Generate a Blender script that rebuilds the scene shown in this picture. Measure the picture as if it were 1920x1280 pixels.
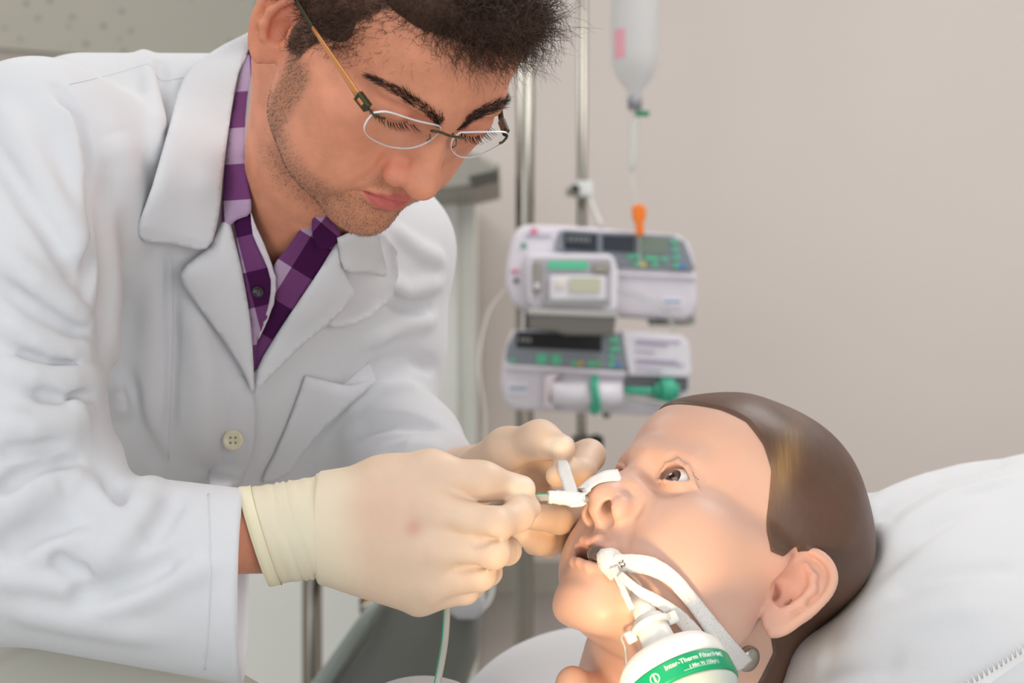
import bpy, bmesh, math, random, time
import numpy as np
from concurrent.futures import ThreadPoolExecutor
from mathutils import Vector, Matrix, Quaternion
from mathutils.bvhtree import BVHTree

for _o in list(bpy.data.objects):
    bpy.data.objects.remove(_o)
SC = bpy.context.scene
COL = SC.collection
random.seed(7)
RNG = np.random.default_rng(11)
T00 = time.time()
HS = 1.0                # sculpting resolution factor

# ------------------------------------------------------------------ camera
FPX = 3200.0            # focal length in pixels of the 1920 px frame
CAMZ = 1.30
cam_d = bpy.data.cameras.new('camera')
cam_d.sensor_width = 36.0
cam_d.lens = 60.0
cam_d.clip_start = 0.05
cam_d.clip_end = 50
cam = bpy.data.objects.new('camera', cam_d)
COL.objects.link(cam)
cam.location = (0, 0, CAMZ)
cam.rotation_euler = (math.pi / 2, 0, 0)
cam_d.dof.use_dof = True
cam_d.dof.focus_distance = 1.14
cam_d.dof.aperture_fstop = 7.0
SC.camera = cam


def at(px, py, Y):
    """pixel of the 1920x1280 frame + distance -> world point"""
    return np.array([(px - 960.0) * Y / FPX, Y, CAMZ + (640.0 - py) * Y / FPX])


def atv(a):
    a = np.asarray(a, float)
    Y = a[:, 2]
    return np.stack([(a[:, 0] - 960.0) * Y / FPX, Y, CAMZ + (640.0 - a[:, 1]) * Y / FPX], 1)


def topx(P):
    P = np.asarray(P, float)
    return np.stack([960 + FPX * P[:, 0] / P[:, 1], 640 - FPX * (P[:, 2] - CAMZ) / P[:, 1]], 1)

# ------------------------------------------------------------------ world and lights
world = bpy.data.worlds.new('world')
SC.world = world
world.use_nodes = True
world.node_tree.nodes['Background'].inputs['Color'].default_value = (0.90, 0.94, 1.0, 1)
world.node_tree.nodes['Background'].inputs['Strength'].default_value = 0.34
SC.view_settings.view_transform = 'Standard'
SC.view_settings.look = 'None'
SC.view_settings.exposure = 0.04
SC.view_settings.gamma = 1.0
SC.view_settings.use_curve_mapping = False


def area(name, loc, target, size, power, color, sy=None):
    l = bpy.data.lights.new(name, 'AREA')
    l.energy = power; l.color = color; l.size = size
    if sy: l.shape = 'RECTANGLE'; l.size_y = sy
    o = bpy.data.objects.new(name, l)
    COL.objects.link(o)
    o.location = loc
    d = Vector(target) - Vector(loc)
    o.rotation_euler = d.to_track_quat('-Z', 'Y').to_euler()
    return o


area('ceiling_luminaire', (-0.9, 0.3, 2.70), (-0.9, 0.3, 0), 1.2, 12, (0.96, 0.98, 1.0))
area('ceiling_luminaire', (1.1, 1.9, 2.70), (1.1, 1.9, 0), 1.2, 27, (1.0, 0.98, 0.97))
area('ceiling_luminaire', (-1.2, 2.5, 2.70), (-1.2, 2.5, 0), 1.0, 14, (1.0, 0.99, 0.98))
area('front_fill', (-1.7, -1.7, 1.65), (0.0, 1.3, 1.2), 1.8, 24, (0.93, 0.97, 1.0), 1.5)  # soft fill added behind the camera on the left, no window modelled
area('front_fill', (1.5, -1.7, 1.25), (-0.2, 1.3, 1.25), 2.0, 34, (0.95, 0.98, 1.0), 1.8)  # second added fill, from the right, to lift the chest and face
LAMP_POS = at(1010, 1600, 0.84)
LAMP_AIM = at(1195, 1090, 1.12)
_l = bpy.data.lights.new('exam_lamp_beam', 'SPOT')
_l.energy = 4.6; _l.color = (1.0, 0.70, 0.36); _l.spot_size = math.radians(52); _l.spot_blend = 1.0; _l.shadow_soft_size = 0.03
exam = bpy.data.objects.new('exam_lamp_beam', _l)
COL.objects.link(exam)
exam.location = tuple(LAMP_POS)
exam.rotation_euler = Vector(tuple(LAMP_AIM - LAMP_POS)).to_track_quat('-Z', 'Y').to_euler()


# ------------------------------------------------------------------ signed distance sculpting
class Sdf:
    """ordered list of smooth union / cut / bump operations (metres)"""
    def __init__(self):
        self.ops = []
        self.fr = [(np.eye(3), np.zeros(3), 1.0)]

    def frame(self, R, T, s=1.0):
        self.fr.append((np.asarray(R, float), np.asarray(T, float), s))
        return len(self.fr) - 1

    def cone(self, a, b, ra, rb, k=0.005, cut=False, fr=0):
        a = np.asarray(a, float); b = np.asarray(b, float)
        self.ops.append(('cone', cut, k, fr, (a + b) / 2, np.linalg.norm(b - a) / 2 + max(ra, rb), a, b, ra, rb))

    def path(self, pts, rs, k=0.005, cut=False, fr=0):
        if np.isscalar(rs):
            rs = [rs] * len(pts)
        for i in range(len(pts) - 1):
            self.cone(pts[i], pts[i + 1], rs[i], rs[i + 1], k, cut, fr)

    def ell(self, c, r, k=0.005, cut=False, fr=0, rot=None):
        r = np.asarray(r, float)
        self.ops.append(('ell', cut, k, fr, np.asarray(c, float), r.max() * 1.25 + 1.5 * k, r,
                         None if rot is None else np.asarray(rot, float)))

    def ball(self, c, r, k=0.005, cut=False, fr=0):
        self.cone(c, np.asarray(c, float) + 1e-6, r, r, k, cut, fr)

    def bump(self, c, s, amp, fr=0, rot=None):
        s = np.ones(3) * s if np.isscalar(s) else np.asarray(s, float)
        self.ops.append(('bump', False, 0, fr, np.asarray(c, float), s.max() * 2.6, s, amp,
                         None if rot is None else np.asarray(rot, float)))

    def ridge(self, pts, s, amp, fr=0):
        """gaussian ridge (or crease, amp<0) along a polyline"""
        pts = [np.asarray(p, float) for p in pts]
        c = np.mean(pts, 0)
        R = max(np.linalg.norm(p - c) for p in pts) + s * 2.6
        self.ops.append(('ridge', False, 0, fr, c, R, pts, s, amp))

    def plane(self, p, n, k=0.003, fr=0):
        """cut away the side n points to"""
        self.ops.append(('plane', True, k, fr, np.asarray(p, float), 99.0, np.asarray(n, float)))

    def fn(self, f, c=(0, 0, 0), R=99.0, cut=False, k=0.0, fr=0):
        self.ops.append(('fn', cut, k, fr, np.asarray(c, float), R, f))

    def __call__(self, P, band=0.016, grp=None):
        P = np.asarray(P, float)
        N = len(P)
        d = np.full(N, 9.0)
        loc = []
        for R, T, s in self.fr:
            loc.append((P - T) @ R / s)
        for op in self.ops:
            kind, cut, k, fr, c, BR = op[:6]
            s = self.fr[fr][2]
            q = loc[fr]
            if BR < 50 and grp is not None:
                gc, gr, gn = grp
                qc = (gc - self.fr[fr][1]) @ self.fr[fr][0] / s
                gm = np.nonzero(np.einsum('ij,ij->i', qc - c, qc - c) < (BR + k + (band + gr) / s) ** 2)[0]
                if len(gm) == 0:
                    continue
                if len(gm) == len(gc):
                    idx = slice(None)
                else:
                    idx = (gm[:, None] * gn + np.arange(gn)).ravel()
                    q = q[idx]
            elif BR < 50:
                m = np.einsum('ij,ij->i', q - c, q - c) < (BR + k + band / s) ** 2
                idx = np.nonzero(m)[0]
                if len(idx) == 0:
                    continue
                if len(idx) < N:
                    q = q[idx]
                else:
                    idx = slice(None)
            else:
                idx = slice(None)
            if kind == 'cone':
                a, b, ra, rb = op[6:]
                ab = b - a
                L2 = ab @ ab
                t = np.clip(((q - a) @ ab) / L2, 0, 1)
                e = q - a - t[:, None] * ab
                v = np.sqrt(np.einsum('ij,ij->i', e, e)) - (ra + (rb - ra) * t)
            elif kind == 'ell':
                r, rot = op[6:]
                e = q - c
                if rot is not None:
                    e = e @ rot
                k0 = np.sqrt(np.sum((e / r) ** 2, 1)) + 1e-9
                k1 = np.sqrt(np.sum((e / (r * r)) ** 2, 1)) + 1e-9
                v = np.where(k0 < 1, (k0 - 1) * r.min(), k0 * (k0 - 1) / k1)
            elif kind == 'bump':
                sg, amp, rot = op[6:]
                e = q - c
                if rot is not None:
                    e = e @ rot
                d[idx] = d[idx] - s * amp * np.exp(-np.sum((e / sg) ** 2, 1))
                continue
            elif kind == 'ridge':
                pts, sg, amp = op[6:]
                best = np.full(len(q), 1e9)
                nseg = len(pts) - 1
                tt = np.zeros(len(q))
                for i in range(nseg):
                    a, b = pts[i], pts[i + 1]
                    ab = b - a
                    t = np.clip(((q - a) @ ab) / (ab @ ab), 0, 1)
                    e = q - a - t[:, None] * ab
                    dd = np.einsum('ij,ij->i', e, e)
                    mm = dd < best
                    best = np.where(mm, dd, best)
                    tt = np.where(mm, (i + t) / nseg, tt)
                env = np.clip(np.minimum(tt, 1 - tt) * 5 + 0.25, 0, 1)
                d[idx] = d[idx] - s * amp * env * np.exp(-best / (sg * sg))
                continue
            elif kind == 'plane':
                v = -((q - c) @ op[6])
            else:
                v = op[6](q)
            v = v * s
            k = k * s
            u = d[idx]
            if cut:
                v = -v
                if k > 0:
                    h = np.maximum(k - np.abs(u - v), 0) / k
                    d[idx] = np.maximum(u, v) + h * h * k * 0.25
                else:
                    d[idx] = np.maximum(u, v)
            else:
                if k > 0:
                    h = np.maximum(k - np.abs(u - v), 0) / k
                    d[idx] = np.minimum(u, v) - h * h * k * 0.25
                else:
                    d[idx] = np.minimum(u, v)
        return d


def mesh_sdf(f, lo, hi, h, B=6, polish=1, slack=2.0):
    """sparse surface nets -> verts (n,3), quads (m,4)"""
    h = h * HS
    bd = getattr(f, 'band', 0.016)
    lo = np.asarray(lo, float); hi = np.asarray(hi, float)
    nb = np.ceil((hi - lo) / (h * B)).astype(int)
    g = np.stack(np.meshgrid(*[np.arange(n) for n in nb], indexing='ij'), -1).reshape(-1, 3)
    cen = lo + (g + 0.5) * (h * B)
    half = h * B * 0.5 * 1.7321
    d = f(cen, band=half * slack + 0.01)
    g = g[np.abs(d) < half * slack]
    n1 = B + 1
    off = np.stack(np.meshgrid(*[np.arange(n1)] * 3, indexing='ij'), -1).reshape(-1, 3)
    dims = nb * B + 2
    keys = []; verts = []
    ek = [[], [], []]; es = [[], [], []]
    CH = 250
    corner = [(i, j, k) for i in (0, 1) for j in (0, 1) for k in (0, 1)]
    edges = [(a, b) for a in range(8) for b in range(a + 1, 8) if bin(a ^ b).count('1') == 1]
    cc = np.array(corner, float)
    def work(s):
        gb = g[s:s + CH]
        base = gb * B
        I = base[:, None, :] + off[None]
        P = lo + I.reshape(-1, 3) * h
        V = f(P, band=bd, grp=(lo + (gb + 0.5) * (h * B), half, n1 ** 3)).reshape(len(gb), n1, n1, n1)
        sub = {}
        for i, j, k in corner:
            sub[(i, j, k)] = V[:, i:i + B, j:j + B, k:k + B]
        neg = sum((sub[c] < 0).astype(np.int8) for c in corner)
        act = np.nonzero((neg > 0) & (neg < 8))
        if len(act[0]) == 0:
            return None
        vals = np.stack([sub[c][act] for c in corner], 1)
        ci = base[act[0]] + np.stack(act[1:], 1)
        acc = np.zeros((len(ci), 3)); cnt = np.zeros(len(ci))
        for a, b in edges:
            va, vb = vals[:, a], vals[:, b]
            m = (va < 0) != (vb < 0)
            t = np.where(m, va / np.where(m, va - vb, 1), 0)
            p = cc[a] + t[:, None] * (cc[b] - cc[a])
            acc += p * m[:, None]; cnt += m
        vv = lo + (ci + acc / cnt[:, None]) * h
        kk = ((ci[:, 0] * dims[1] + ci[:, 1]) * dims[2] + ci[:, 2])
        v0 = vals[:, 0]
        ee = []
        for ax, bit in ((0, 4), (1, 2), (2, 1)):
            v1 = vals[:, bit]
            m = (v0 < 0) != (v1 < 0)
            ee.append((ci[m], v0[m] < 0))
        return vv, kk, ee
    with ThreadPoolExecutor(4) as ex:
        for r in ex.map(work, range(0, len(g), CH)):
            if r is None:
                continue
            verts.append(r[0]); keys.append(r[1])
            for ax in range(3):
                ek[ax].append(r[2][ax][0]); es[ax].append(r[2][ax][1])
    verts = np.concatenate(verts); keys = np.concatenate(keys)
    o = np.argsort(keys); keys = keys[o]; verts = verts[o]
    quads = []
    for ax in range(3):
        ci = np.concatenate(ek[ax]); sg = np.concatenate(es[ax])
        u, w = (ax + 1) % 3, (ax + 2) % 3
        q = []
        for du, dw in ((0, 0), (-1, 0), (-1, -1), (0, -1)):
            c = ci.copy(); c[:, u] += du; c[:, w] += dw
            kk = (c[:, 0] * dims[1] + c[:, 1]) * dims[2] + c[:, 2]
            p = np.searchsorted(keys, kk); p = np.minimum(p, len(keys) - 1)
            q.append(np.where(keys[p] == kk, p, -1))
        q = np.stack(q, 1)
        q = np.where(sg[:, None], q, q[:, ::-1])
        quads.append(q[(q >= 0).all(1)])
    quads = np.concatenate(quads)
    if polish:
        e = h * 0.5
        cell = np.floor((verts - lo) / (h * 28)).astype(int)
        order = np.lexsort((cell[:, 2], cell[:, 1], cell[:, 0]))
        ck = np.any(np.diff(cell[order], axis=0) != 0, axis=1)
        cuts = np.concatenate([[0], np.nonzero(ck)[0] + 1, [len(verts)]])
        out = verts.copy()
        def pol(i):
            ix = order[cuts[i]:cuts[i + 1]]
            v = verts[ix]
            gp = (v.mean(0)[None], h * 28, len(v) * 4)
            d = f(np.vstack([v] + [v + np.eye(3)[j] * e for j in range(3)]), band=bd, grp=gp).reshape(4, -1)
            gr = ((d[1:] - d[0]) / e).T
            n2 = np.sum(gr * gr, 1) + 1e-6
            st = -(d[0] / np.maximum(n2, 0.25))[:, None] * gr
            ln = np.linalg.norm(st, axis=1, keepdims=True)
            out[ix] = v + st * np.minimum(1, h * 0.6 / (ln + 1e-12))
        for i in range(len(cuts) - 1):
            pol(i)
        verts = out
    return verts, quads


def grad(f, P, e=0.0008):
    d0 = f(P)
    gr = np.stack([f(P + np.eye(3)[i] * e) - d0 for i in range(3)], 1)
    return gr / (np.linalg.norm(gr, axis=1, keepdims=True) + 1e-12)


def rbf_warp(P, src, dst, s, ridge=0.02):
    """smooth local warp that carries points src to dst (gaussian kernel, width s)"""
    src = np.asarray(src, float); dst = np.asarray(dst, float)
    K = np.exp(-np.sum((src[:, None] - src[None]) ** 2, 2) / (s * s))
    W = np.linalg.solve(K + ridge * np.eye(len(src)), dst - src)
    out = P.copy()
    for i in range(0, len(P), 200000):
        q = P[i:i + 200000]
        out[i:i + 200000] = q + np.exp(-np.sum((q[:, None] - src[None]) ** 2, 2) / (s * s)) @ W
    return out

# ------------------------------------------------------------------ objects
def new_mesh(name, verts, faces, mat=None, smooth=True):
    me = bpy.data.meshes.new(name)
    verts = np.asarray(verts, np.float32)
    if isinstance(faces, np.ndarray):
        nf, nv = faces.shape
        me.vertices.add(len(verts)); me.vertices.foreach_set('co', verts.ravel())
        me.loops.add(nf * nv); me.loops.foreach_set('vertex_index', faces.astype(np.int32).ravel())
        me.polygons.add(nf)
        me.polygons.foreach_set('loop_start', np.arange(0, nf * nv, nv, dtype=np.int32))
        me.polygons.foreach_set('loop_total', np.full(nf, nv, dtype=np.int32))
        me.update(calc_edges=True)
        me.validate()
    else:
        me.from_pydata([tuple(map(float, v)) for v in verts], [], faces)
        me.validate()
        me.update()
    if smooth:
        me.polygons.foreach_set('use_smooth', np.ones(len(me.polygons), bool))
    if mat is not None:
        me.materials.append(mat)
    return me


def link(name, me, parent=None, label=None, cat=None, group=None, kind=None):
    o = bpy.data.objects.new(name, me)
    COL.objects.link(o)
    if parent is not None:
        o.parent = parent
        o.matrix_parent_inverse = parent.matrix_world.inverted() if parent.parent is None and parent.type == 'EMPTY' else PW(parent).inverted()
    if label: o['label'] = label
    if cat: o['category'] = cat
    if group: o['group'] = group
    if kind: o['kind'] = kind
    return o


def PW(o):
    """world matrix without waiting for a depsgraph update"""
    m = o.matrix_basis.copy()
    if o.parent is not None:
        m = PW(o.parent) @ o.matrix_parent_inverse @ m
    return m


def obj(name, verts, faces, mat, parent=None, smooth=True, **kw):
    return link(name, new_mesh(name, verts, faces, mat, smooth), parent, **kw)


def empty(name, loc, label, cat, group=None):
    o = bpy.data.objects.new(name, None)
    COL.objects.link(o)
    o.location = tuple(loc)
    o.empty_display_size = 0.02
    o.matrix_world = Matrix.Translation(Vector(tuple(loc)))
    o['label'] = label; o['category'] = cat
    if group: o['group'] = group
    return o


def vattr(o, name, vals):
    a = o.data.attributes.new(name, 'FLOAT', 'POINT')
    a.data.foreach_set('value', np.asarray(vals, np.float32))


def smoothstep(a, b, x):
    t = np.clip((x - a) / (b - a), 0, 1)
    return t * t * (3 - 2 * t)


def catmull(pts, n):
    """resample a polyline as a Catmull-Rom spline, n points per span"""
    P = np.asarray(pts, float)
    Q = np.vstack([2 * P[0] - P[1], P, 2 * P[-1] - P[-2]])
    out = []
    for i in range(1, len(Q) - 2):
        t = np.linspace(0, 1, n, endpoint=False)[:, None]
        p0, p1, p2, p3 = Q[i - 1], Q[i], Q[i + 1], Q[i + 2]
        out.append(0.5 * (2 * p1 + (p2 - p0) * t + (2 * p0 - 5 * p1 + 4 * p2 - p3) * t ** 2 + (3 * p1 - p0 - 3 * p2 + p3) * t ** 3))
    out.append(P[-1:])
    return np.vstack(out)


def tube(pts, r, seg=10, caps=True):
    """round tube along points -> verts, faces"""
    P = np.asarray(pts, float)
    n = len(P)
    r = np.ones(n) * r if np.isscalar(r) else np.asarray(r, float)
    T = np.gradient(P, axis=0)
    T /= np.linalg.norm(T, axis=1, keepdims=True) + 1e-12
    u = np.cross(T[0], [0, 0, 1.0])
    if np.linalg.norm(u) < 1e-3:
        u = np.cross(T[0], [1.0, 0, 0])
    u /= np.linalg.norm(u)
    V = []
    for i in range(n):
        u = u - T[i] * (u @ T[i]); u /= np.linalg.norm(u)
        w = np.cross(T[i], u)
        a = np.arange(seg) * 2 * math.pi / seg
        V.append(P[i] + r[i] * (np.cos(a)[:, None] * u + np.sin(a)[:, None] * w))
    V = np.vstack(V)
    F = []
    for i in range(n - 1):
        for j in range(seg):
            k = (j + 1) % seg
            F.append((i * seg + j, i * seg + k, (i + 1) * seg + k, (i + 1) * seg + j))
    if caps:
        F.append(tuple(range(seg - 1, -1, -1)))
        F.append(tuple((n - 1) * seg + j for j in range(seg)))
    return V, F


def ribbon(pts, wdir, w, th=0.0006):
    """flat strip with thickness along pts; wdir = width direction per point"""
    P = np.asarray(pts, float); n = len(P)
    W = np.asarray(wdir, float)
    if W.ndim == 1: W = np.tile(W, (n, 1))
    w = np.ones(n) * w if np.isscalar(w) else np.asarray(w, float)
    T = np.gradient(P, axis=0); T /= np.linalg.norm(T, axis=1, keepdims=True) + 1e-12
    W = W - T * np.sum(W * T, 1, keepdims=True); W /= np.linalg.norm(W, axis=1, keepdims=True) + 1e-12
    N = np.cross(T, W)
    m = 5
    V = []
    for sgn in (1, -1):
        for j in range(m):
            t = (j / (m - 1) - 0.5)
            V.append(P + W * (t * w)[:, None] + N * (sgn * th / 2))
    V = np.stack(V, 1).reshape(-1, 3)
    F = []
    M = 2 * m
    ring = list(range(m)) + [m + j for j in range(m - 1, -1, -1)]
    for i in range(n - 1):
        for j in range(M):
            a, b = ring[j], ring[(j + 1) % M]
            F.append((i * M + a, i * M + b, (i + 1) * M + b, (i + 1) * M + a))
    F.append(tuple(ring[::-1])); F.append(tuple((n - 1) * M + a for a in ring))
    return V, F


def rbox(sx, sy, sz, bev=0.003, seg=2):
    """bevelled box centred at the origin -> mesh data lists"""
    bm = bmesh.new()
    bmesh.ops.create_cube(bm, size=1)
    bmesh.ops.scale(bm, vec=(sx, sy, sz), verts=bm.verts)
    if bev > 0:
        bmesh.ops.bevel(bm, geom=bm.edges[:], offset=bev, segments=seg, affect='EDGES', profile=0.5)
    V = np.array([v.co[:] for v in bm.verts])
    for i, v in enumerate(bm.verts): v.index = i
    F = [tuple(v.index for v in f.verts) for f in bm.faces]
    bm.free()
    return V, F


def prism(outline, y0, y1, bev=0.0, seg=2):
    """outline [(x,z)] extruded from y0 (front) to y1 (back)"""
    bm = bmesh.new()
    vs = [bm.verts.new((x, y0, z)) for x, z in outline]
    f = bm.faces.new(vs)
    r = bmesh.ops.extrude_face_region(bm, geom=[f])
    nv = [g for g in r['geom'] if isinstance(g, bmesh.types.BMVert)]
    bmesh.ops.translate(bm, vec=(0, y1 - y0, 0), verts=nv)
    bmesh.ops.recalc_face_normals(bm, faces=bm.faces[:])
    if bev > 0:
        ed = [e for e in bm.edges if abs(e.verts[0].co.y - e.verts[1].co.y) < 1e-7]
        bmesh.ops.bevel(bm, geom=ed, offset=bev, segments=seg, affect='EDGES', profile=0.5)
    V = np.array([v.co[:] for v in bm.verts])
    for i, v in enumerate(bm.verts): v.index = i
    F = [tuple(v.index for v in f.verts) for f in bm.faces]
    bm.free()
    return V, F


def rrect(x0, z0, x1, z1, r, n=5):
    """rounded rectangle outline; r scalar or 4 radii (bl, br, tr, tl)"""
    if np.isscalar(r): r = (r,) * 4
    out = []
    for (cx, cz, a0, rr) in ((x0, z0, 180, r[0]), (x1, z0, 270, r[1]), (x1, z1, 0, r[2]), (x0, z1, 90, r[3])):
        sx = 1 if cx == x0 else -1; sz = 1 if cz == z0 else -1
        for i in range(n + 1):
            a = math.radians(a0 + 90 * i / n)
            out.append((cx + sx * rr + rr * math.cos(a), cz + sz * rr + rr * math.sin(a)))
    return out


def lathe(prof, seg=32, caps=True):
    """profile [(r, z)] turned about z"""
    n = len(prof)
    V = []
    for r, z in prof:
        for j in range(seg):
            a = 2 * math.pi * j / seg
            V.append((r * math.cos(a), r * math.sin(a), z))
    F = []
    for i in range(n - 1):
        for j in range(seg):
            k = (j + 1) % seg
            F.append((i * seg + j, i * seg + k, (i + 1) * seg + k, (i + 1) * seg + j))
    if caps:
        F.append(tuple(range(seg - 1, -1, -1)))
        F.append(tuple((n - 1) * seg + j for j in range(seg)))
    return np.array(V), F


def place(V, R, T, s=1.0):
    return np.asarray(V) * s @ np.asarray(R).T + np.asarray(T)

# ------------------------------------------------------------------ materials
def nodes(name):
    m = bpy.data.materials.new(name)
    m.use_nodes = True
    nt = m.node_tree
    b = nt.nodes['Principled BSDF']
    return m, nt, b


def lin(c):
    """sRGB 0..255 -> linear"""
    o = []
    for v in c:
        v = v / 255.0
        o.append(v / 12.92 if v <= 0.04045 else ((v + 0.055) / 1.055) ** 2.4)
    return (*o, 1.0)


def mat(name, rgb, rough=0.5, metal=0.0, bump=0.0, bscale=300.0, sss=0.0, spec=0.5, trans=0.0, ior=1.45, alpha=1.0,
        var=0.0, vscale=8.0, emit=0.0, coat=0.0, ssr=(1, 0.3, 0.15), sscale=0.004):
    m, nt, b = nodes(name)
    b.inputs['Base Color'].default_value = lin(rgb)
    b.inputs['Roughness'].default_value = rough
    b.inputs['Metallic'].default_value = metal
    b.inputs['Specular IOR Level'].default_value = spec
    b.inputs['IOR'].default_value = ior
    b.inputs['Transmission Weight'].default_value = trans
    b.inputs['Alpha'].default_value = alpha
    b.inputs['Coat Weight'].default_value = coat
    if sss > 0:
        b.inputs['Subsurface Weight'].default_value = sss
        b.inputs['Subsurface Radius'].default_value = ssr
        b.inputs['Subsurface Scale'].default_value = sscale
    if emit > 0:
        b.inputs['Emission Color'].default_value = lin(rgb)
        b.inputs['Emission Strength'].default_value = emit
    tc = nt.nodes.new('ShaderNodeTexCoord')
    if bump > 0:
        n = nt.nodes.new('ShaderNodeTexNoise')
        n.inputs['Scale'].default_value = bscale
        n.inputs['Detail'].default_value = 3
        nt.links.new(tc.outputs['Object'], n.inputs['Vector'])
        bp = nt.nodes.new('ShaderNodeBump')
        bp.inputs['Strength'].default_value = bump
        bp.inputs['Distance'].default_value = 0.001
        nt.links.new(n.outputs['Fac'], bp.inputs['Height'])
        nt.links.new(bp.outputs['Normal'], b.inputs['Normal'])
    if var > 0:
        n = nt.nodes.new('ShaderNodeTexNoise')
        n.inputs['Scale'].default_value = vscale
        n.inputs['Detail'].default_value = 4
        nt.links.new(tc.outputs['Object'], n.inputs['Vector'])
        r = nt.nodes.new('ShaderNodeMapRange')
        r.inputs['From Min'].default_value = 0.3; r.inputs['From Max'].default_value = 0.7
        r.inputs['To Min'].default_value = 1 - var; r.inputs['To Max'].default_value = 1 + var
        nt.links.new(n.outputs['Fac'], r.inputs['Value'])
        mx = nt.nodes.new('ShaderNodeMix'); mx.data_type = 'RGBA'; mx.blend_type = 'MULTIPLY'
        mx.inputs['Factor'].default_value = 1
        mx.inputs['A'].default_value = lin(rgb)
        nt.links.new(r.outputs['Result'], mx.inputs['B'])
        nt.links.new(mx.outputs['Result'], b.inputs['Base Color'])
    return m


def attr_mix(m, attr, rgb, nt=None):
    """blend the base colour towards rgb by the vertex attribute"""
    nt = m.node_tree
    b = nt.nodes['Principled BSDF']
    a = nt.nodes.new('ShaderNodeAttribute'); a.attribute_name = attr
    mx = nt.nodes.new('ShaderNodeMix'); mx.data_type = 'RGBA'
    inp = b.inputs['Base Color']
    if inp.is_linked:
        src = inp.links[0].from_socket
        nt.links.new(src, mx.inputs['A'])
    else:
        mx.inputs['A'].default_value = inp.default_value
    mx.inputs['B'].default_value = lin(rgb)
    nt.links.new(a.outputs['Fac'], mx.inputs['Factor'])
    nt.links.new(mx.outputs['Result'], inp)
    return m


def cloth_mat(name, rgb, weave=1600.0, rough=0.9, strength=0.25, wr=0.0, wscale=16.0, sheen=0.15):
    """woven cotton: fine twill relief plus optional soft creasing"""
    m, nt, b = nodes(name)
    b.inputs['Base Color'].default_value = lin(rgb)
    b.inputs['Roughness'].default_value = rough
    b.inputs['Specular IOR Level'].default_value = 0.2
    b.inputs['Sheen Weight'].default_value = sheen
    tc = nt.nodes.new('ShaderNodeTexCoord')
    w = nt.nodes.new('ShaderNodeTexWave'); w.inputs['Scale'].default_value = weave / 6.0
    w.inputs['Distortion'].default_value = 1.0
    w.bands_direction = 'DIAGONAL'
    nt.links.new(tc.outputs['Object'], w.inputs['Vector'])
    bp = nt.nodes.new('ShaderNodeBump'); bp.inputs['Strength'].default_value = strength; bp.inputs['Distance'].default_value = 0.0004
    nt.links.new(w.outputs['Fac'], bp.inputs['Height'])
    last = bp
    if wr > 0:
        n = nt.nodes.new('ShaderNodeTexNoise'); n.inputs['Scale'].default_value = wscale; n.inputs['Detail'].default_value = 3
        n.inputs['Distortion'].default_value = 0.6
        nt.links.new(tc.outputs['Object'], n.inputs['Vector'])
        b2 = nt.nodes.new('ShaderNodeBump'); b2.inputs['Strength'].default_value = wr; b2.inputs['Distance'].default_value = 0.02
        nt.links.new(n.outputs['Fac'], b2.inputs['Height'])
        nt.links.new(bp.outputs['Normal'], b2.inputs['Normal'])
        last = b2
    nt.links.new(last.outputs['Normal'], b.inputs['Normal'])
    return m


def bvh_of(V, Q):
    return BVHTree.FromPolygons(np.asarray(V, float).tolist(), np.asarray(Q).tolist())


CAMP = Vector((0, 0, CAMZ))


def hit(bvh, px, py):
    """distance along the view axis at which the ray through a pixel meets the surface (None when it misses)"""
    d = Vector(((px - 960.0) / FPX, 1.0, (640.0 - py) / FPX))
    h = bvh.ray_cast(CAMP, d.normalized(), 20)
    return None if h[0] is None else h[0].y


def onpx(V, bvh, px, py):
    """surface point under a pixel, or the vertex that projects nearest to it"""
    Y = hit(bvh, px, py)
    if Y is not None:
        return at(px, py, Y)
    q = topx(V)
    dd = (q[:, 0] - px) ** 2 + (q[:, 1] - py) ** 2
    m = dd.min()
    c = np.nonzero(dd < m + 6)[0]
    return V[c[np.argmin(V[c, 1])]]


def liquify(V, Q, moves, s, anchors=(), ridge=0.01):
    """carry surface points seen at pixel (x0,y0) to pixel (x1,y1) at the same distance; smooth local warp"""
    b = bvh_of(V, Q)
    src = []; dst = []
    for x0, y0, x1, y1 in moves:
        p = onpx(V, b, x0, y0)
        src.append(p); dst.append(at(x1, y1, p[1]) if (x0, y0) != (x1, y1) else p)
    for x0, y0 in anchors:
        p = onpx(V, b, x0, y0); src.append(p); dst.append(p)
    return rbf_warp(V, src, dst, s, ridge)


def sub_faces(V, Q, keep):
    """faces whose vertices are all kept, reindexed"""
    f = Q[keep[Q].all(1)]
    u, inv = np.unique(f, return_inverse=True)
    return V[u], inv.reshape(f.shape), u


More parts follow.
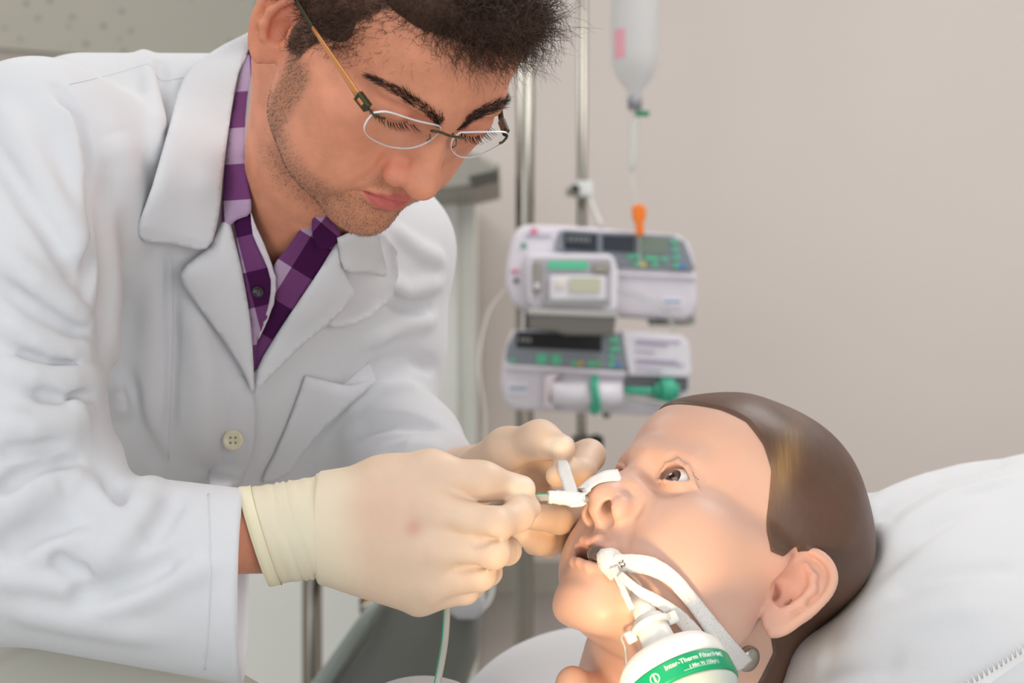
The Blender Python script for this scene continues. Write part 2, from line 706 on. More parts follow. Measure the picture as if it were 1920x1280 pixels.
def clip_mesh(V, Q, g, attrs=()):
    """keep the part of a quad mesh where g > 0, cut exactly along g = 0 -> verts, tris, carried attributes"""
    T = np.vstack([Q[:, [0, 1, 2]], Q[:, [0, 2, 3]]])
    pos = g > 0
    n = pos[T].sum(1)
    full = T[n == 3]
    mixed = T[(n > 0) & (n < 3)]
    VV = [V]; AA = [np.asarray(a) for a in attrs]
    newv = {}; ext = []; exa = [[] for _ in attrs]
    def cutv(a, b):
        k = (a, b) if a < b else (b, a)
        if k not in newv:
            t = g[k[0]] / (g[k[0]] - g[k[1]])
            newv[k] = len(V) + len(ext)
            ext.append(V[k[0]] + t * (V[k[1]] - V[k[0]]))
            for q, a_ in zip(exa, AA): q.append(a_[k[0]] + t * (a_[k[1]] - a_[k[0]]))
        return newv[k]
    out = []
    for tri in mixed.tolist():
        poly = []
        for i in range(3):
            a, b = tri[i], tri[(i + 1) % 3]
            if pos[a]: poly.append(a)
            if pos[a] != pos[b]: poly.append(cutv(a, b))
        out.append((poly[0], poly[1], poly[2]))
        if len(poly) == 4: out.append((poly[0], poly[2], poly[3]))
    F = np.vstack([full, np.array(out)])
    A = np.vstack([V, np.array(ext)])
    at_ = [np.concatenate([a, np.array(q)]) for a, q in zip(AA, exa)]
    u, inv = np.unique(F, return_inverse=True)
    return A[u], inv.reshape(F.shape), [a[u] for a in at_]


def vnormals(V, Q):
    n = np.zeros_like(V)
    fn = np.cross(V[Q[:, 2]] - V[Q[:, 0]], V[Q[:, 3 if Q.shape[1] == 4 else 1]] - V[Q[:, 1 if Q.shape[1] == 4 else 0]])
    for i in range(Q.shape[1]):
        np.add.at(n, Q[:, i], fn)
    return n / (np.linalg.norm(n, axis=1, keepdims=True) + 1e-12)


def strands(roots, dirs, length, r, bend=None, seg=4, jitter=0.3, curl=0.0):
    """many thin three-sided hairs as one mesh"""
    n = len(roots)
    L = np.ones(n) * length if np.isscalar(length) else np.asarray(length)
    d = dirs + RNG.normal(0, jitter, (n, 3)) * 1.0
    d /= np.linalg.norm(d, axis=1, keepdims=True)
    b = np.zeros((n, 3)) if bend is None else bend
    u = np.cross(d, RNG.normal(0, 1, (n, 3))); u /= np.linalg.norm(u, axis=1, keepdims=True) + 1e-9
    w = np.cross(d, u)
    ph = RNG.uniform(0, 6.28, n); fq = RNG.uniform(0.7, 1.3, n)
    V = np.zeros((n, seg + 1, 3, 3))
    for i in range(seg + 1):
        t = i / seg
        c = roots + d * (L * t)[:, None] + b * (L * t * t)[:, None]
        if curl:
            c = c + (u * np.cos(ph + fq * t * 5)[:, None] + w * np.sin(ph + fq * t * 5)[:, None] - u * np.cos(ph)[:, None] - w * np.sin(ph)[:, None]) * (curl * L * 0.3)[:, None]
        rr = r * (1 - 0.8 * t)
        for j in range(3):
            a = j * 2.0944
            V[:, i, j] = c + (u * math.cos(a) + w * math.sin(a)) * rr
    base = (np.arange(n) * (seg + 1) * 3)[:, None]
    F = []
    for i in range(seg):
        for j in range(3):
            k = (j + 1) % 3
            F.append(base + np.array([i * 3 + j, i * 3 + k, (i + 1) * 3 + k, (i + 1) * 3 + j]))
    return V.reshape(-1, 3), np.concatenate(F)


def scatter(V, Q, weight, n):
    """random points on quads, chosen by area x weight -> positions, face index, barycentric-ish normal"""
    a = V[Q[:, 0]]; b = V[Q[:, 1]]; c = V[Q[:, 2]]; d = V[Q[:, 3]]
    ar = np.linalg.norm(np.cross(c - a, d - b), axis=1) * np.clip(weight[Q].mean(1), 0, None)
    f = RNG.choice(len(Q), n, p=ar / ar.sum())
    u = RNG.random(n)[:, None]; v = RNG.random(n)[:, None]
    w = np.stack([(1 - u) * (1 - v), u * (1 - v), u * v, (1 - u) * v], 1)
    return np.sum(V[Q[f]] * w, 1), f, w


def inpoly(x, y, poly):
    poly = np.asarray(poly, float)
    r = np.zeros(len(x), bool)
    j = len(poly) - 1
    for i in range(len(poly)):
        xi, yi = poly[i]; xj, yj = poly[j]
        m = ((yi > y) != (yj > y)) & (x < (xj - xi) * (y - yi) / (yj - yi + 1e-12) + xi)
        r ^= m
        j = i
    return r


def polydist(x, y, poly, closed=True):
    """signed distance to a polygon outline, positive inside"""
    poly = np.asarray(poly, float)
    n = len(poly)
    best = np.full(len(x), 1e9)
    for i in range(n if closed else n - 1):
        a = poly[i]; b = poly[(i + 1) % n]
        ab = b - a
        t = np.clip(((x - a[0]) * ab[0] + (y - a[1]) * ab[1]) / (ab @ ab + 1e-12), 0, 1)
        best = np.minimum(best, np.hypot(x - a[0] - t * ab[0], y - a[1] - t * ab[1]))
    if not closed:
        return best
    return np.where(inpoly(x, y, poly), best, -best)


def patch(name, outline, bvh, lift, material, parent, step=7, depth=None, th=0.0018, smooth_it=12, edits=(), uvrot=0.0,
          curve=4, bow=0.0, **kw):
    """cloth panel: pixel outline laid on the surface below it (or on given depth points), with real thickness"""
    from mathutils.geometry import delaunay_2d_cdt
    O = np.asarray(outline, float)
    if curve > 1:
        C = catmull(np.vstack([O, O[:1]]), curve)[:-1]
    else:
        C = O
    B = []
    for i in range(len(C)):
        a = C[i]; b = C[(i + 1) % len(C)]
        m = max(1, int(np.linalg.norm(b - a) / step))
        for t in range(m):
            B.append(a + (b - a) * t / m)
    B = np.array(B)
    x0, y0 = B.min(0); x1, y1 = B.max(0)
    gx, gy = np.meshgrid(np.arange(x0, x1, step), np.arange(y0, y1, step * 0.87))
    gx = gx + (np.arange(gx.shape[0]) % 2)[:, None] * step * 0.5
    gx = gx.ravel(); gy = gy.ravel()
    sd = polydist(gx, gy, B)
    G = np.stack([gx, gy], 1)[sd > step * 0.6]
    pts = np.vstack([B, G])
    nb = len(B)
    r = delaunay_2d_cdt([Vector(p) for p in pts], [(i, (i + 1) % nb) for i in range(nb)], [list(range(nb))], 1, 1e-4)
    P = np.array([v[:] for v in r[0]])
    F = [tuple(f) for f in r[2]]
    if depth is not None:
        D = np.asarray(depth, float)
        s = 260.0
        def ker(a, b): return np.exp(-np.sum((a[:, None] - b[None]) ** 2, 2) / (s * s))
        A = np.hstack([np.ones((len(D), 1)), D[:, :2] / 1000.0])
        cf = np.linalg.lstsq(A, D[:, 2], rcond=None)[0]
        W = np.linalg.solve(ker(D[:, :2], D[:, :2]) + 0.002 * np.eye(len(D)), D[:, 2] - A @ cf)
        Y = np.hstack([np.ones((len(P), 1)), P / 1000.0]) @ cf + ker(P, D[:, :2]) @ W
    else:
        Y = np.array([hit(bvh, *p) or np.nan for p in P])
        bad = np.isnan(Y)
        if bad.any():
            g = np.nonzero(~bad)[0]
            for i in np.nonzero(bad)[0]:
                dd = np.sum((P[g] - P[i]) ** 2, 1)
                k = np.argsort(dd)[:4]
                Y[i] = np.mean(Y[g[k]])
    # smooth the distance field over the mesh
    nbr = [set() for _ in P]
    for f in F:
        for i in range(3):
            nbr[f[i]].add(f[i - 1]); nbr[f[i - 1]].add(f[i])
    I = np.concatenate([[i] * len(n) for i, n in enumerate(nbr)]).astype(int)
    J = np.concatenate([list(n) for n in nbr]).astype(int)
    cnt = np.maximum(np.bincount(I, minlength=len(P)), 1)
    Y0 = Y.copy()
    for _ in range(smooth_it):
        Y = 0.4 * Y + 0.6 * np.bincount(I, Y[J], minlength=len(P)) / cnt
    if depth is None:
        Y = np.minimum(Y, Y0 + 0.001)
        for _ in range(3):
            Y = 0.4 * Y + 0.6 * np.bincount(I, Y[J], minlength=len(P)) / cnt
    Y = Y - (lift(P) if callable(lift) else lift)
    if bow:
        sdp = polydist(P[:, 0], P[:, 1], B)
        Y = Y - bow * (1 - np.exp(-np.clip(sdp, 0, None) / 14.0))
    for ed in edits:
        if ed[0] == 'line':                      # crease or ridge along a pixel polyline: (line, pts, width px, dY)
            dd = polydist(P[:, 0], P[:, 1], ed[1], closed=False)
            Y = Y + ed[3] * np.exp(-(dd / ed[2]) ** 2)
        else:                                    # (x, y, radius px, dY)
            Y = Y + ed[3] * np.exp(-((P[:, 0] - ed[0]) ** 2 + (P[:, 1] - ed[1]) ** 2) / ed[2] ** 2)
    V = atv(np.stack([P[:, 0], P[:, 1], Y], 1))
    F = np.array(F)
    nrm = np.cross(V[F[0, 1]] - V[F[0, 0]], V[F[0, 2]] - V[F[0, 0]])
    if nrm[1] > 0:
        F = F[:, ::-1]
    N = np.zeros_like(V)
    fn = np.cross(V[F[:, 1]] - V[F[:, 0]], V[F[:, 2]] - V[F[:, 0]])
    for i in range(3): np.add.at(N, F[:, i], fn)
    N /= np.linalg.norm(N, axis=1, keepdims=True) + 1e-12
    n = len(V)
    VV = np.vstack([V, V - N * th])
    e = {}
    for f in F:
        for i in range(3):
            a, b = int(f[i]), int(f[(i + 1) % 3])
            if (b, a) in e: e.pop((b, a))
            else: e[(a, b)] = 1
    rim = []
    for a, b in e:
        rim += [(b, a, a + n), (b, a + n, b + n)]
    FF = np.vstack([F, F[:, ::-1] + n, np.array(rim)])
    o = obj(name, VV, FF, material, parent, **kw)
    uv = o.data.uv_layers.new(name='UVMap')
    c, s_ = math.cos(uvrot), math.sin(uvrot)
    PP = np.vstack([P, P]) / 1000.0
    U = np.stack([PP[:, 0] * c - PP[:, 1] * s_, PP[:, 0] * s_ + PP[:, 1] * c], 1)
    li = np.zeros(len(o.data.loops), np.int32)
    o.data.loops.foreach_get('vertex_index', li)
    uv.data.foreach_set('uv', U[li].astype(np.float32).ravel())
    return o

# ------------------------------------------------------------------ heads (sculpted in millimetres, x = subject's right, y = forward, z = up)
def ear_ops(S, fr, sx, k=2.0, org=(66, -6, -18), wide=1.0, flare=30, front=True):
    """outer ear: thin plate, rolled rim, inner fold, bowl, tragus and lobe"""
    a = math.radians(flare)
    ub = np.array([math.sin(a) * sx, -math.cos(a), 0.10])     # towards the back edge
    ub /= np.linalg.norm(ub)
    vb = np.array([0, -0.16, 1.0]); vb -= ub * (ub @ vb); vb /= np.linalg.norm(vb)
    wb = np.cross(ub, vb)
    if wb[0] * sx < 0: wb = -wb
    o = np.array([org[0] * sx, org[1], org[2]])
    M = np.stack([ub, vb, wb], 1)
    def p(u, v, w=0.0): return o + (ub * u * wide + vb * v + wb * w)
    S.ell(np.array([(org[0] - 6) * sx, org[1] - (4 if front else 10), org[2]]), (9, 13 if front else 11, 27 if front else 22), 6, fr=fr)
    S.ell(p(9, 2, 0), (18 * wide, 28, 3.4), 3, fr=fr, rot=M)
    S.ell(p(5, -24, 0), (9.5, 11, 4.2), 5, fr=fr, rot=M)
    # bowl
    S.ell(p(7, 4, 5.5), (14 * wide, 20, 5.4), 2.5, cut=True, fr=fr, rot=M)
    S.ell(p(4, -6, 4.0), (8 * wide, 10, 7), 3, cut=True, fr=fr, rot=M)
    S.ell(p(-1, -6, -1.0), (4, 5, 8), 3, cut=True, fr=fr, rot=M)
    # rim
    rim = [(0, -2, 0), (-6, 4, 2), (-8, 14, 2.4), (-5, 24, 2.8), (3, 30.5, 3.2), (13, 31, 3.4), (21, 26, 3.4), (26, 16, 3.4), (26.5, 4, 3.2),
           (23, -8, 2.6), (18, -17, 2.2), (12, -27, 1.8), (5, -34, 1.4)]
    rr = [1.6, 2.3, 2.7, 2.9, 3.1, 3.1, 3.0, 2.9, 2.8, 2.7, 2.8, 3.2, 3.0]
    if not front: rim, rr = rim[4:], [1.8] + rr[5:]
    rc = catmull(np.hstack([np.array(rim), np.array(rr)[:, None]]), 3)
    S.path([p(*q[:3]) for q in rc], [q[3] for q in rc], k, fr=fr)
    # inner fold
    S.path([p(9, 20, 1.8), p(15, 12, 2.6), p(17, 2, 3.4), p(14, -9, 3.8), p(8, -17, 3.6)], [1.6, 2.4, 2.8, 2.8, 2.2], 3, fr=fr)
    # tragus and notch
    S.ell(p(-6, -8, 2.6 if front else 1.2), (4.5, 6.5, 3.6), 3.5, fr=fr, rot=M)
    return p


def head_base(S, fr, man=True):
    e, c = S.ell, S.cone
    MM = dict(fr=fr)
    e((0, -12, 38), (75, 93, 79), 1, **MM)
    e((0, 36, 40), (62, 55, 50), 22, **MM)
    e((0, 36, -28), (60, 54, 74), 22, **MM)
    e((0, 60, -56), (33, 34, 34), 20, **MM)
    for s in (1, -1):
        e((48 * s, 20, -46), (18, 36, 42), 20, **MM)
        c((54 * s, 4, -22), (45 * s, 12, -70), 11, 12, 18, **MM)
        c((45 * s, 12, -70), (17 * s, 68, -99), 12, 14, 22, **MM)
        c((46 * s, 54, -22), (62 * s, 4, -12), 9, 8, 20, **MM)
        e((41 * s, 57, -27), (20, 20, 17), 20, **MM)
        e((36 * s, 56, -62), (22, 27, 28), 22, **MM)
    e((0, 71, -103), (19 if man else 24, 17, 16), 18, **MM)
    e((0, 69, -86), (22 if man else 26, 20, 18), 16, **MM)
    if not man:
        for s in (1, -1): e((44 * s, 40, -46), (25, 36, 38), 22, **MM)
    e((0, 30, -86), (42, 46, 22), 16, **MM)
    for s in (1, -1):
        c((7 * s, 88, 15), (36 * s, 75.5, 15), 7.5, 7.5, 13, **MM)
        e((32 * s, 97, -3), (18, 16, 11), 13, cut=True, **MM)
        S.bump((66 * s, 48, 20), (14, 24, 24), -3.5, **MM)
    if man:
        c((0, 88, 4), (0, 108, -34), 8.0, 9.0, 10, **MM)
        e((0, 109.5, -39), (11.4, 11.2, 10.6), 7, **MM)
    else:
        c((0, 86, 4), (0, 104, -34), 7.4, 8.4, 10, **MM)
        e((0, 106, -38.5), (10.2, 10.2, 9.6), 7, **MM)
    for s in (1, -1):
        if man:
            e((14.2 * s, 97.5, -43), (7.2, 11.5, 8.8), 5, **MM)
        else:
            e((13 * s, 97, -43.5), (6.4, 10.5, 8.2), 5, **MM)
        c((9 * s, 90, -20), (20 * s, 78, -42), 7, 5, 14, **MM)
    c((0, 107, -47), (0, 94, -52), 4.2, 5, 5, **MM)


def nostrils(S, fr, rz=6.0, ry=7.2, rx=4.1, zc=-51):
    for s in (1, -1):
        S.ell((7.6 * s, 102, zc), (rx, ry, rz), 2.0, cut=True, fr=fr)
        S.bump((21 * s, 93, -40), (3.6, 6, 7.5), -2.6, fr=fr)


def man_head(S, fr):
    MM = dict(fr=fr)
    head_base(S, fr)
    for s in (1, -1):                                   # lowered lids over the eyeballs
        S.ball((32 * s, 73, -1), 13.6, 4, **MM)
        S.ridge([(18 * s, 85, -5), (32 * s, 88.5, -8), (45 * s, 80, -5)], 1.3, -1.6, fr=fr)     # lash line
        S.ridge([(19 * s, 86, 6), (32 * s, 88, 9), (46 * s, 78, 6)], 1.6, -1.6, fr=fr)          # lid crease
        S.ridge([(20 * s, 84, -12), (32 * s, 86, -15), (44 * s, 79, -12)], 3.0, -0.8, fr=fr)
    nostrils(S, fr, 5.0, 6.5, 3.6)
    # closed lips
    for s in (1, -1):
        S.path([(0, 92.5, -68.5), (7 * s, 92.5, -67.5), (15 * s, 88.5, -70), (25 * s, 81, -73.5)], [4.2, 4.6, 3.8, 2.0], 4, **MM)
        S.path([(0, 91, -78.5), (9 * s, 89.5, -78.5), (17 * s, 85.5, -77), (24 * s, 81, -74.5)], [6.0, 5.6, 4.4, 2.2], 4, **MM)
        S.ridge([(0, 96.5, -73.2), (7 * s, 96, -72.6), (15 * s, 91.5, -73.2), (27 * s, 82.5, -75)], 1.5, -2.4, fr=fr)
        S.bump((29 * s, 82, -76), 5, -1.2, **MM)
        S.ridge([(20 * s, 92, -46), (28 * s, 88, -58), (33 * s, 82, -70)], 4, -0.9, fr=fr)
    S.ridge([(0, 103, -54), (0, 99, -63)], 3.0, -1.1, fr=fr)
    S.bump((0, 93, -88), (16, 9, 6), -2.6, **MM)
    for s in (1, -1):
        ear_ops(S, fr, s)


def dummy_head(S, fr):
    MM = dict(fr=fr)
    head_base(S, fr, False)
    for s in (1, -1):
        S.ball((32 * s, 72.5, 0), 14.7, 4, **MM)
        # fold above the lid and the rim of the lower lid
        S.ridge([(17 * s, 85, 5), (30 * s, 88, 14.5), (42 * s, 82, 12), (50 * s, 72, 2)], 2.4, -1.0, fr=fr)
        S.ridge([(20 * s, 84, -14), (32 * s, 86, -17), (46 * s, 76, -13)], 3.0, -0.7, fr=fr)
        def almond(q, s=s):
            x = (q[:, 0] - 31.5 * s) * s; z = q[:, 2] + 0.12 * x * 0
            up = np.hypot(x - 0.5, z + 6.8) - 16.6
            dn = np.hypot(x + 0.0, z - 12.5) - 19.2
            v = np.maximum(np.maximum(np.maximum(up, dn), 70 - q[:, 1]), np.abs(x) - 13.0)
            return v
        S.fn(almond, (32 * s, 82, 0), 20, cut=True, k=1.2, fr=fr)
        S.path([(17.5 * s, 82.5, -2.4), (24 * s, 85.4, -6.2), (31 * s, 86.0, -7.2), (38 * s, 83, -6.0), (44 * s, 77.5, -1.6)], [1.1, 1.2, 1.3, 1.2, 1.0], 1.5, **MM)
        S.path([(17.5 * s, 83, 0.4), (24 * s, 85.6, 8.4), (33 * s, 85.6, 10.8), (40 * s, 81.4, 8.4), (46 * s, 75, -0.5), (50 * s, 70, -5)], [1.0, 1.2, 1.3, 1.3, 1.2, 0.8], 1.6, **MM)
    nostrils(S, fr, 11.0, 7.6, 4.6, -49)
    # parted lips
    for s in (1, -1):
        S.path([(0, 96, -64.5), (7 * s, 96, -63.5), (16 * s, 91.5, -67), (26 * s, 82, -74)], [3.4, 3.6, 3.2, 2.2], 4, **MM)
        S.path([(0, 93, -83), (10 * s, 91.5, -83), (18 * s, 87, -80), (26 * s, 82, -76)], [4.0, 4.0, 3.4, 2.2], 4, **MM)
        S.ridge([(20 * s, 92, -46), (28 * s, 88, -58), (34 * s, 82, -70)], 4, -1.2, fr=fr)
    S.ell((0, 88, -74), (20, 24, 5.8), 2.0, cut=True, **MM)
    S.ridge([(0, 103, -54), (0, 99, -62)], 3.2, -1.4, fr=fr)
    S.bump((0, 91, -95), (17, 9, 6), -2.4, **MM)
    for s in (1, -1):
        ear_ops(S, fr, s, org=(66, -8, -22), wide=1.14, flare=36, front=False)


MAN_R = np.array([[-0.8112, 0.3741, 0.4495], [-0.5848, -0.5172, -0.6249], [-0.0014, -0.7698, 0.6383]])
MAN_T = np.array([-0.0796, 1.148, 0.2109 + CAMZ])
DUM_R = np.array([[-0.5400, -0.6870, 0.4790], [0.8370, -0.3750, 0.3990], [-0.0880, 0.6230, 0.7780]])
DUM_T = np.array([0.1490, 1.205, -0.1446 + CAMZ])
def ortho(R):
    u, _, v = np.linalg.svd(R); return u @ v
MAN_R = ortho(MAN_R); DUM_R = ortho(DUM_R)
def hm(R, T, p): return np.asarray(p, float) * 0.001 @ R.T + T

# ------------------------------------------------------------------ shared materials
WHITE_COAT = cloth_mat('white_coat_cotton', (214, 214, 217), 2200, strength=0.08, wr=0.10, wscale=13.0)
def skin_mat(name, rgb, rough, pore=0.5, sss=0.12, sc=0.006):
    m = mat(name, rgb, rough, bump=pore, bscale=1100.0, sss=sss, spec=0.45, var=0.09, vscale=70.0, sscale=sc)
    return m
SKIN = skin_mat('man_skin', (224, 150, 118), 0.46)
attr_mix(SKIN, 'red', (212, 112, 92))
attr_mix(SKIN, 'stubble', (156, 114, 86))
attr_mix(SKIN, 'lips', (196, 92, 92))
attr_mix(SKIN, 'scalp', (70, 48, 36))
HAIR = mat('dark_brown_hair', (72, 49, 36), 0.42, spec=0.4, var=0.3, vscale=40)
BROW = mat('brow_hair', (52, 34, 24), 0.5)
STUB = mat('stubble_hair', (98, 72, 54), 0.6)

# ------------------------------------------------------------------ the man: head, neck and body
M_NECK = [at(668, 120, 1.205), at(625, 300, 1.25), at(562, 430, 1.315)]
def man_skin(S):
    fr = S.frame(MAN_R, MAN_T, 0.001)
    man_head(S, fr)
    S.path(M_NECK, [0.056, 0.055, 0.045], 0.022)
    S.cone(at(520, 120, 1.22), at(535, 440, 1.275), 0.016, 0.012, 0.03)      # strap muscle behind the jaw
    return fr

S_HEAD = Sdf(); S_HEAD.band = 0.024; fr = man_skin(S_HEAD)
MV, MQ = mesh_sdf(S_HEAD, MAN_T - np.array([0.17, 0.13, 0.24]), MAN_T + np.array([0.15, 0.22, 0.15]), 0.0014)
M_CAN = (MV - MAN_T) @ MAN_R * 1000.0            # head coordinates of every vertex before the warp
MAN_MOVES = [
    (666, 367, 670, 358), (757, 410, 737, 403), (797, 384, 768, 380), (763, 425, 733, 418),
    (568, 330, 549, 330), (608, 391, 588, 391), (635, 428, 618, 420), (690, 445, 682, 440), (527, 263, 517, 263), (505, 202, 510, 200),
    (878, 303, 857, 303), (925, 222, 925, 218), (824, 370, 815, 362), (807, 367, 800, 366), (753, 333, 738, 322),
    (730, 209, 732, 212), (504, 125, 500, 108), (484, 74, 468, 65), (545, 90, 545, 85), (700, 140, 690, 140), (952, 155, 953, 158), (972, 130, 968, 132),
    (820, 193, 832, 220), (881, 210, 862, 236), (945, 185, 944, 206), (850, 200, 848, 226), (780, 165, 776, 178), (735, 232, 733, 230), (765, 248, 770, 252), (912, 245, 912, 243), (820, 262, 822, 266), (620, 200, 620, 200), (640, 300, 640, 300), (850, 100, 850, 100), (700, 60, 700, 60), (900, 180, 900, 180)]
MV = liquify(MV, MQ, MAN_MOVES, 0.028, ridge=0.08)
MB = bvh_of(MV, MQ)

# body under the clothes: torso frame (w = to his left shoulder, u = up the spine, n = to his back)
TW = np.array([.768, .588, -.253]); TU = np.array([.542, -.388, .747]); TN = np.array([-.341, .711, .617])
TR = ortho(np.stack([TW, TN, TU], 1))
NECKB = at(560, 455, 1.33)
SH_R = at(72, 292, 1.24); SH_L = at(712, 472, 1.47)
ELB_R = at(-70, 985, 1.10); WR_R = at(560, 1000, 1.128)
ELB_L = at(680, 790, 1.46); WR_L = at(845, 898, 1.312)
def torso_ops(S, g=0.0):
    c1 = NECKB - TU * 0.17 + TN * 0.045
    S.ell(c1, (0.165 + g, 0.105 + g, 0.20 + g), 0.03, rot=TR)
    S.ell(c1 - TU * 0.24 + TN * 0.02, (0.150 + g, 0.100 + g, 0.22 + g), 0.06, rot=TR)
    S.ell(c1 - TU * 0.46 + TN * 0.03, (0.155 + g, 0.105 + g, 0.18 + g), 0.06, rot=TR)
    S.path([SH_R, NECKB + TN * 0.03 - TU * 0.02, SH_L], [0.050 + g, 0.055 + g, 0.050 + g], 0.05)

SB = Sdf()
torso_ops(SB, -0.026)
SB.path([SH_R, ELB_R, WR_R], [0.038, 0.034, 0.026], 0.02)
SB.path([SH_L, ELB_L, WR_L], [0.040, 0.034, 0.021], 0.02)
SB.path(M_NECK[1:] + [NECKB - TU * 0.03 + TN * 0.02], [0.050, 0.044, 0.04], 0.02)
BV, BQ = mesh_sdf(SB, np.array([-0.70, 0.98, 0.80]), np.array([0.06, 1.85, 1.62]), 0.006, polish=0)

man = empty('person', at(330, 1900, 1.62), 'man in white lab coat and rimless glasses leaning over the dummy head', 'person')
nM = len(MV)
body = obj('body', np.vstack([MV, BV]), np.vstack([MQ, BQ + nM]), SKIN, man)
x, y, z = M_CAN.T
ax = np.abs(x)
def blob(c, s, m=True):
    cx = ax if m else x
    return np.exp(-(((cx - c[0]) / s[0]) ** 2 + ((y - c[1]) / s[1]) ** 2 + ((z - c[2]) / s[2]) ** 2))
phi = np.degrees(np.arctan2(ax, y))
HL_P = [0, 10, 19, 28, 38, 46, 52, 59, 68, 74, 84, 92, 100, 120, 150, 180]
HL_Z = [75, 76, 77, 76, 68, 55, 40, 24, 8, -20, -24, 10, 2, -30, -48, -52]
hz = np.interp(phi, HL_P, HL_Z)
hair_in = smoothstep(-3, 4, z - hz)
jaw = smoothstep(-52, -78, z + 0.25 * np.clip(y - 40, 0, 99)) * smoothstep(-150, -118, z) * smoothstep(-30, 15, y)
side = smoothstep(58, 66, phi) * smoothstep(86, 78, phi) * smoothstep(-8, -28, z) * smoothstep(-130, -100, z)
must = blob((13, 90, -60), (18, 16, 6.5)) * 0.8
stub = np.clip(np.maximum.reduce([jaw * (0.75 + 0.25 * smoothstep(40, 10, y)), side, must]), 0, 1)
stub *= 1 - 0.75 * blob((34, 78, -60), (16, 20, 14))
lip_u = np.interp(ax, [0, 6, 14, 25], [-64.5, -63.5, -67.5, -73.5])
lip_d = np.interp(ax, [0, 9, 17, 25], [-84.0, -83.0, -80.0, -74.5])
lips = smoothstep(lip_u + 1.2, lip_u - 1.2, z) * smoothstep(lip_d - 1.5, lip_d + 1.5, z) * (y > 70) * smoothstep(26.5, 24.5, ax)
stub *= 1 - lips
red = np.clip(0.55 * blob((14, 100, -42), (11, 16, 12)) + 0.30 * blob((42, 70, -32), (20, 20, 16)) + 0.7 * blob((72, -12, -10), (9, 22, 34)) + 0.2 * blob((32, 80, -2), (16, 12, 10)), 0, 1)
pad = np.zeros(len(BV))
for nme, a in (('stubble', stub * 0.55), ('lips', lips * 0.85), ('red', red * 0.6), ('scalp', hair_in * 0.9)):
    vattr(body, nme, np.concatenate([a, pad]))

# ------------------------------------------------------------------ hair
MN = vnormals(MV, MQ)
hw = hair_in.copy()
hw[z < -60] = 0
hw[(phi > 84) & (phi < 100) & (z < 12)] = 0
view = MN @ np.array([0, -1.0, 0])               # keep most hairs where they can be seen from the front half
hwv = hw * np.where(view > -0.35, 1.0, 0.25)
hfwd = MAN_R[:, 1]; hup = MAN_R[:, 2]; hrt = MAN_R[:, 0]
# soft bulk below the strands
SH = Sdf(); frh = SH.frame(MAN_R, MAN_T, 0.001)
SH.ell((0, -14, 44), (80, 99, 84), 1, fr=frh)
SH.ell((0, 46, 80), (54, 44, 30), 16, fr=frh)
SH.ell((-8, 76, 90), (38, 22, 18), 12, fr=frh)
def hair_cut(q):
    p = np.degrees(np.arctan2(np.abs(q[:, 0]), q[:, 1]))
    zz = np.interp(p, HL_P, HL_Z)
    return (zz + 9 + 16 * np.exp(-((p - 56) / 24) ** 2) - q[:, 2]) * 0.7
SH.fn(hair_cut, cut=True, k=14.0, fr=frh)
for i in range(60):
    th = RNG.uniform(-1.4, 1.4); zz = RNG.uniform(60, 120)
    SH.bump((70 * math.sin(th), 85 * math.cos(th) - 6, zz), RNG.uniform(6, 11), RNG.uniform(1.5, 4), fr=frh)
HV, HQ = mesh_sdf(SH, MAN_T - 0.14, MAN_T + np.array([0.17, 0.14, 0.17]), 0.0022)
hair = obj('hair', HV, HQ, HAIR, man)
pos, f, w = scatter(MV, MQ, hwv ** 3, 12000)
nn = np.sum(MN[MQ[f]] * w, 1)
can = np.sum(M_CAN[MQ[f]] * w, 1)
frontness = smoothstep(20, 75, can[:, 1]) * smoothstep(45, 75, can[:, 2]) * smoothstep(34, -4, can[:, 0])
side_h = smoothstep(0.4, 0.9, np.abs(nn @ hrt))
dirs = nn * (0.35 + 0.6 * frontness)[:, None] + hfwd * (-0.5 + 1.4 * frontness)[:, None] - hup * (0.75 * side_h - 0.3 * (1 - frontness))[:, None]
L = 0.0055 + 0.012 * frontness + RNG.uniform(0, 0.004, len(pos))
bend = -hup * (0.05 + 0.45 * frontness)[:, None] + RNG.normal(0, 0.25, (len(pos), 3))
V1, F1 = strands(pos, dirs, L, 0.00028, bend, 5, 0.28, 0.6)
HN = vnormals(HV, HQ)
hc = (HV - MAN_T) @ MAN_R * 1000
hv = np.where(HN @ np.array([0, -1.0, 0]) > -0.3, 1.0, 0.15)
pos, f, w = scatter(HV, HQ, hv, 13000)
nn = np.sum(HN[HQ[f]] * w, 1); can = np.sum(hc[HQ[f]] * w, 1)
frontness = smoothstep(20, 75, can[:, 1]) * smoothstep(40, 75, can[:, 2]) * smoothstep(46, 5, can[:, 0])
side_h = smoothstep(0.4, 0.9, np.abs(nn @ hrt))
dirs = nn * (0.35 + 0.5 * frontness)[:, None] + hfwd * (-0.35 + 0.95 * frontness)[:, None] - hup * (0.7 * side_h - 0.2 * (1 - frontness))[:, None]
V2, F2 = strands(pos, dirs, 0.006 + 0.012 * frontness + RNG.uniform(0, 0.004, len(pos)), 0.00024, -hup * 0.2 + RNG.normal(0, 0.35, (len(pos), 3)), 5, 0.4, 0.9)
obj('hair_strands', np.vstack([V1, V2]), np.vstack([F1, F2 + len(V1)]), HAIR, hair, kind='stuff')

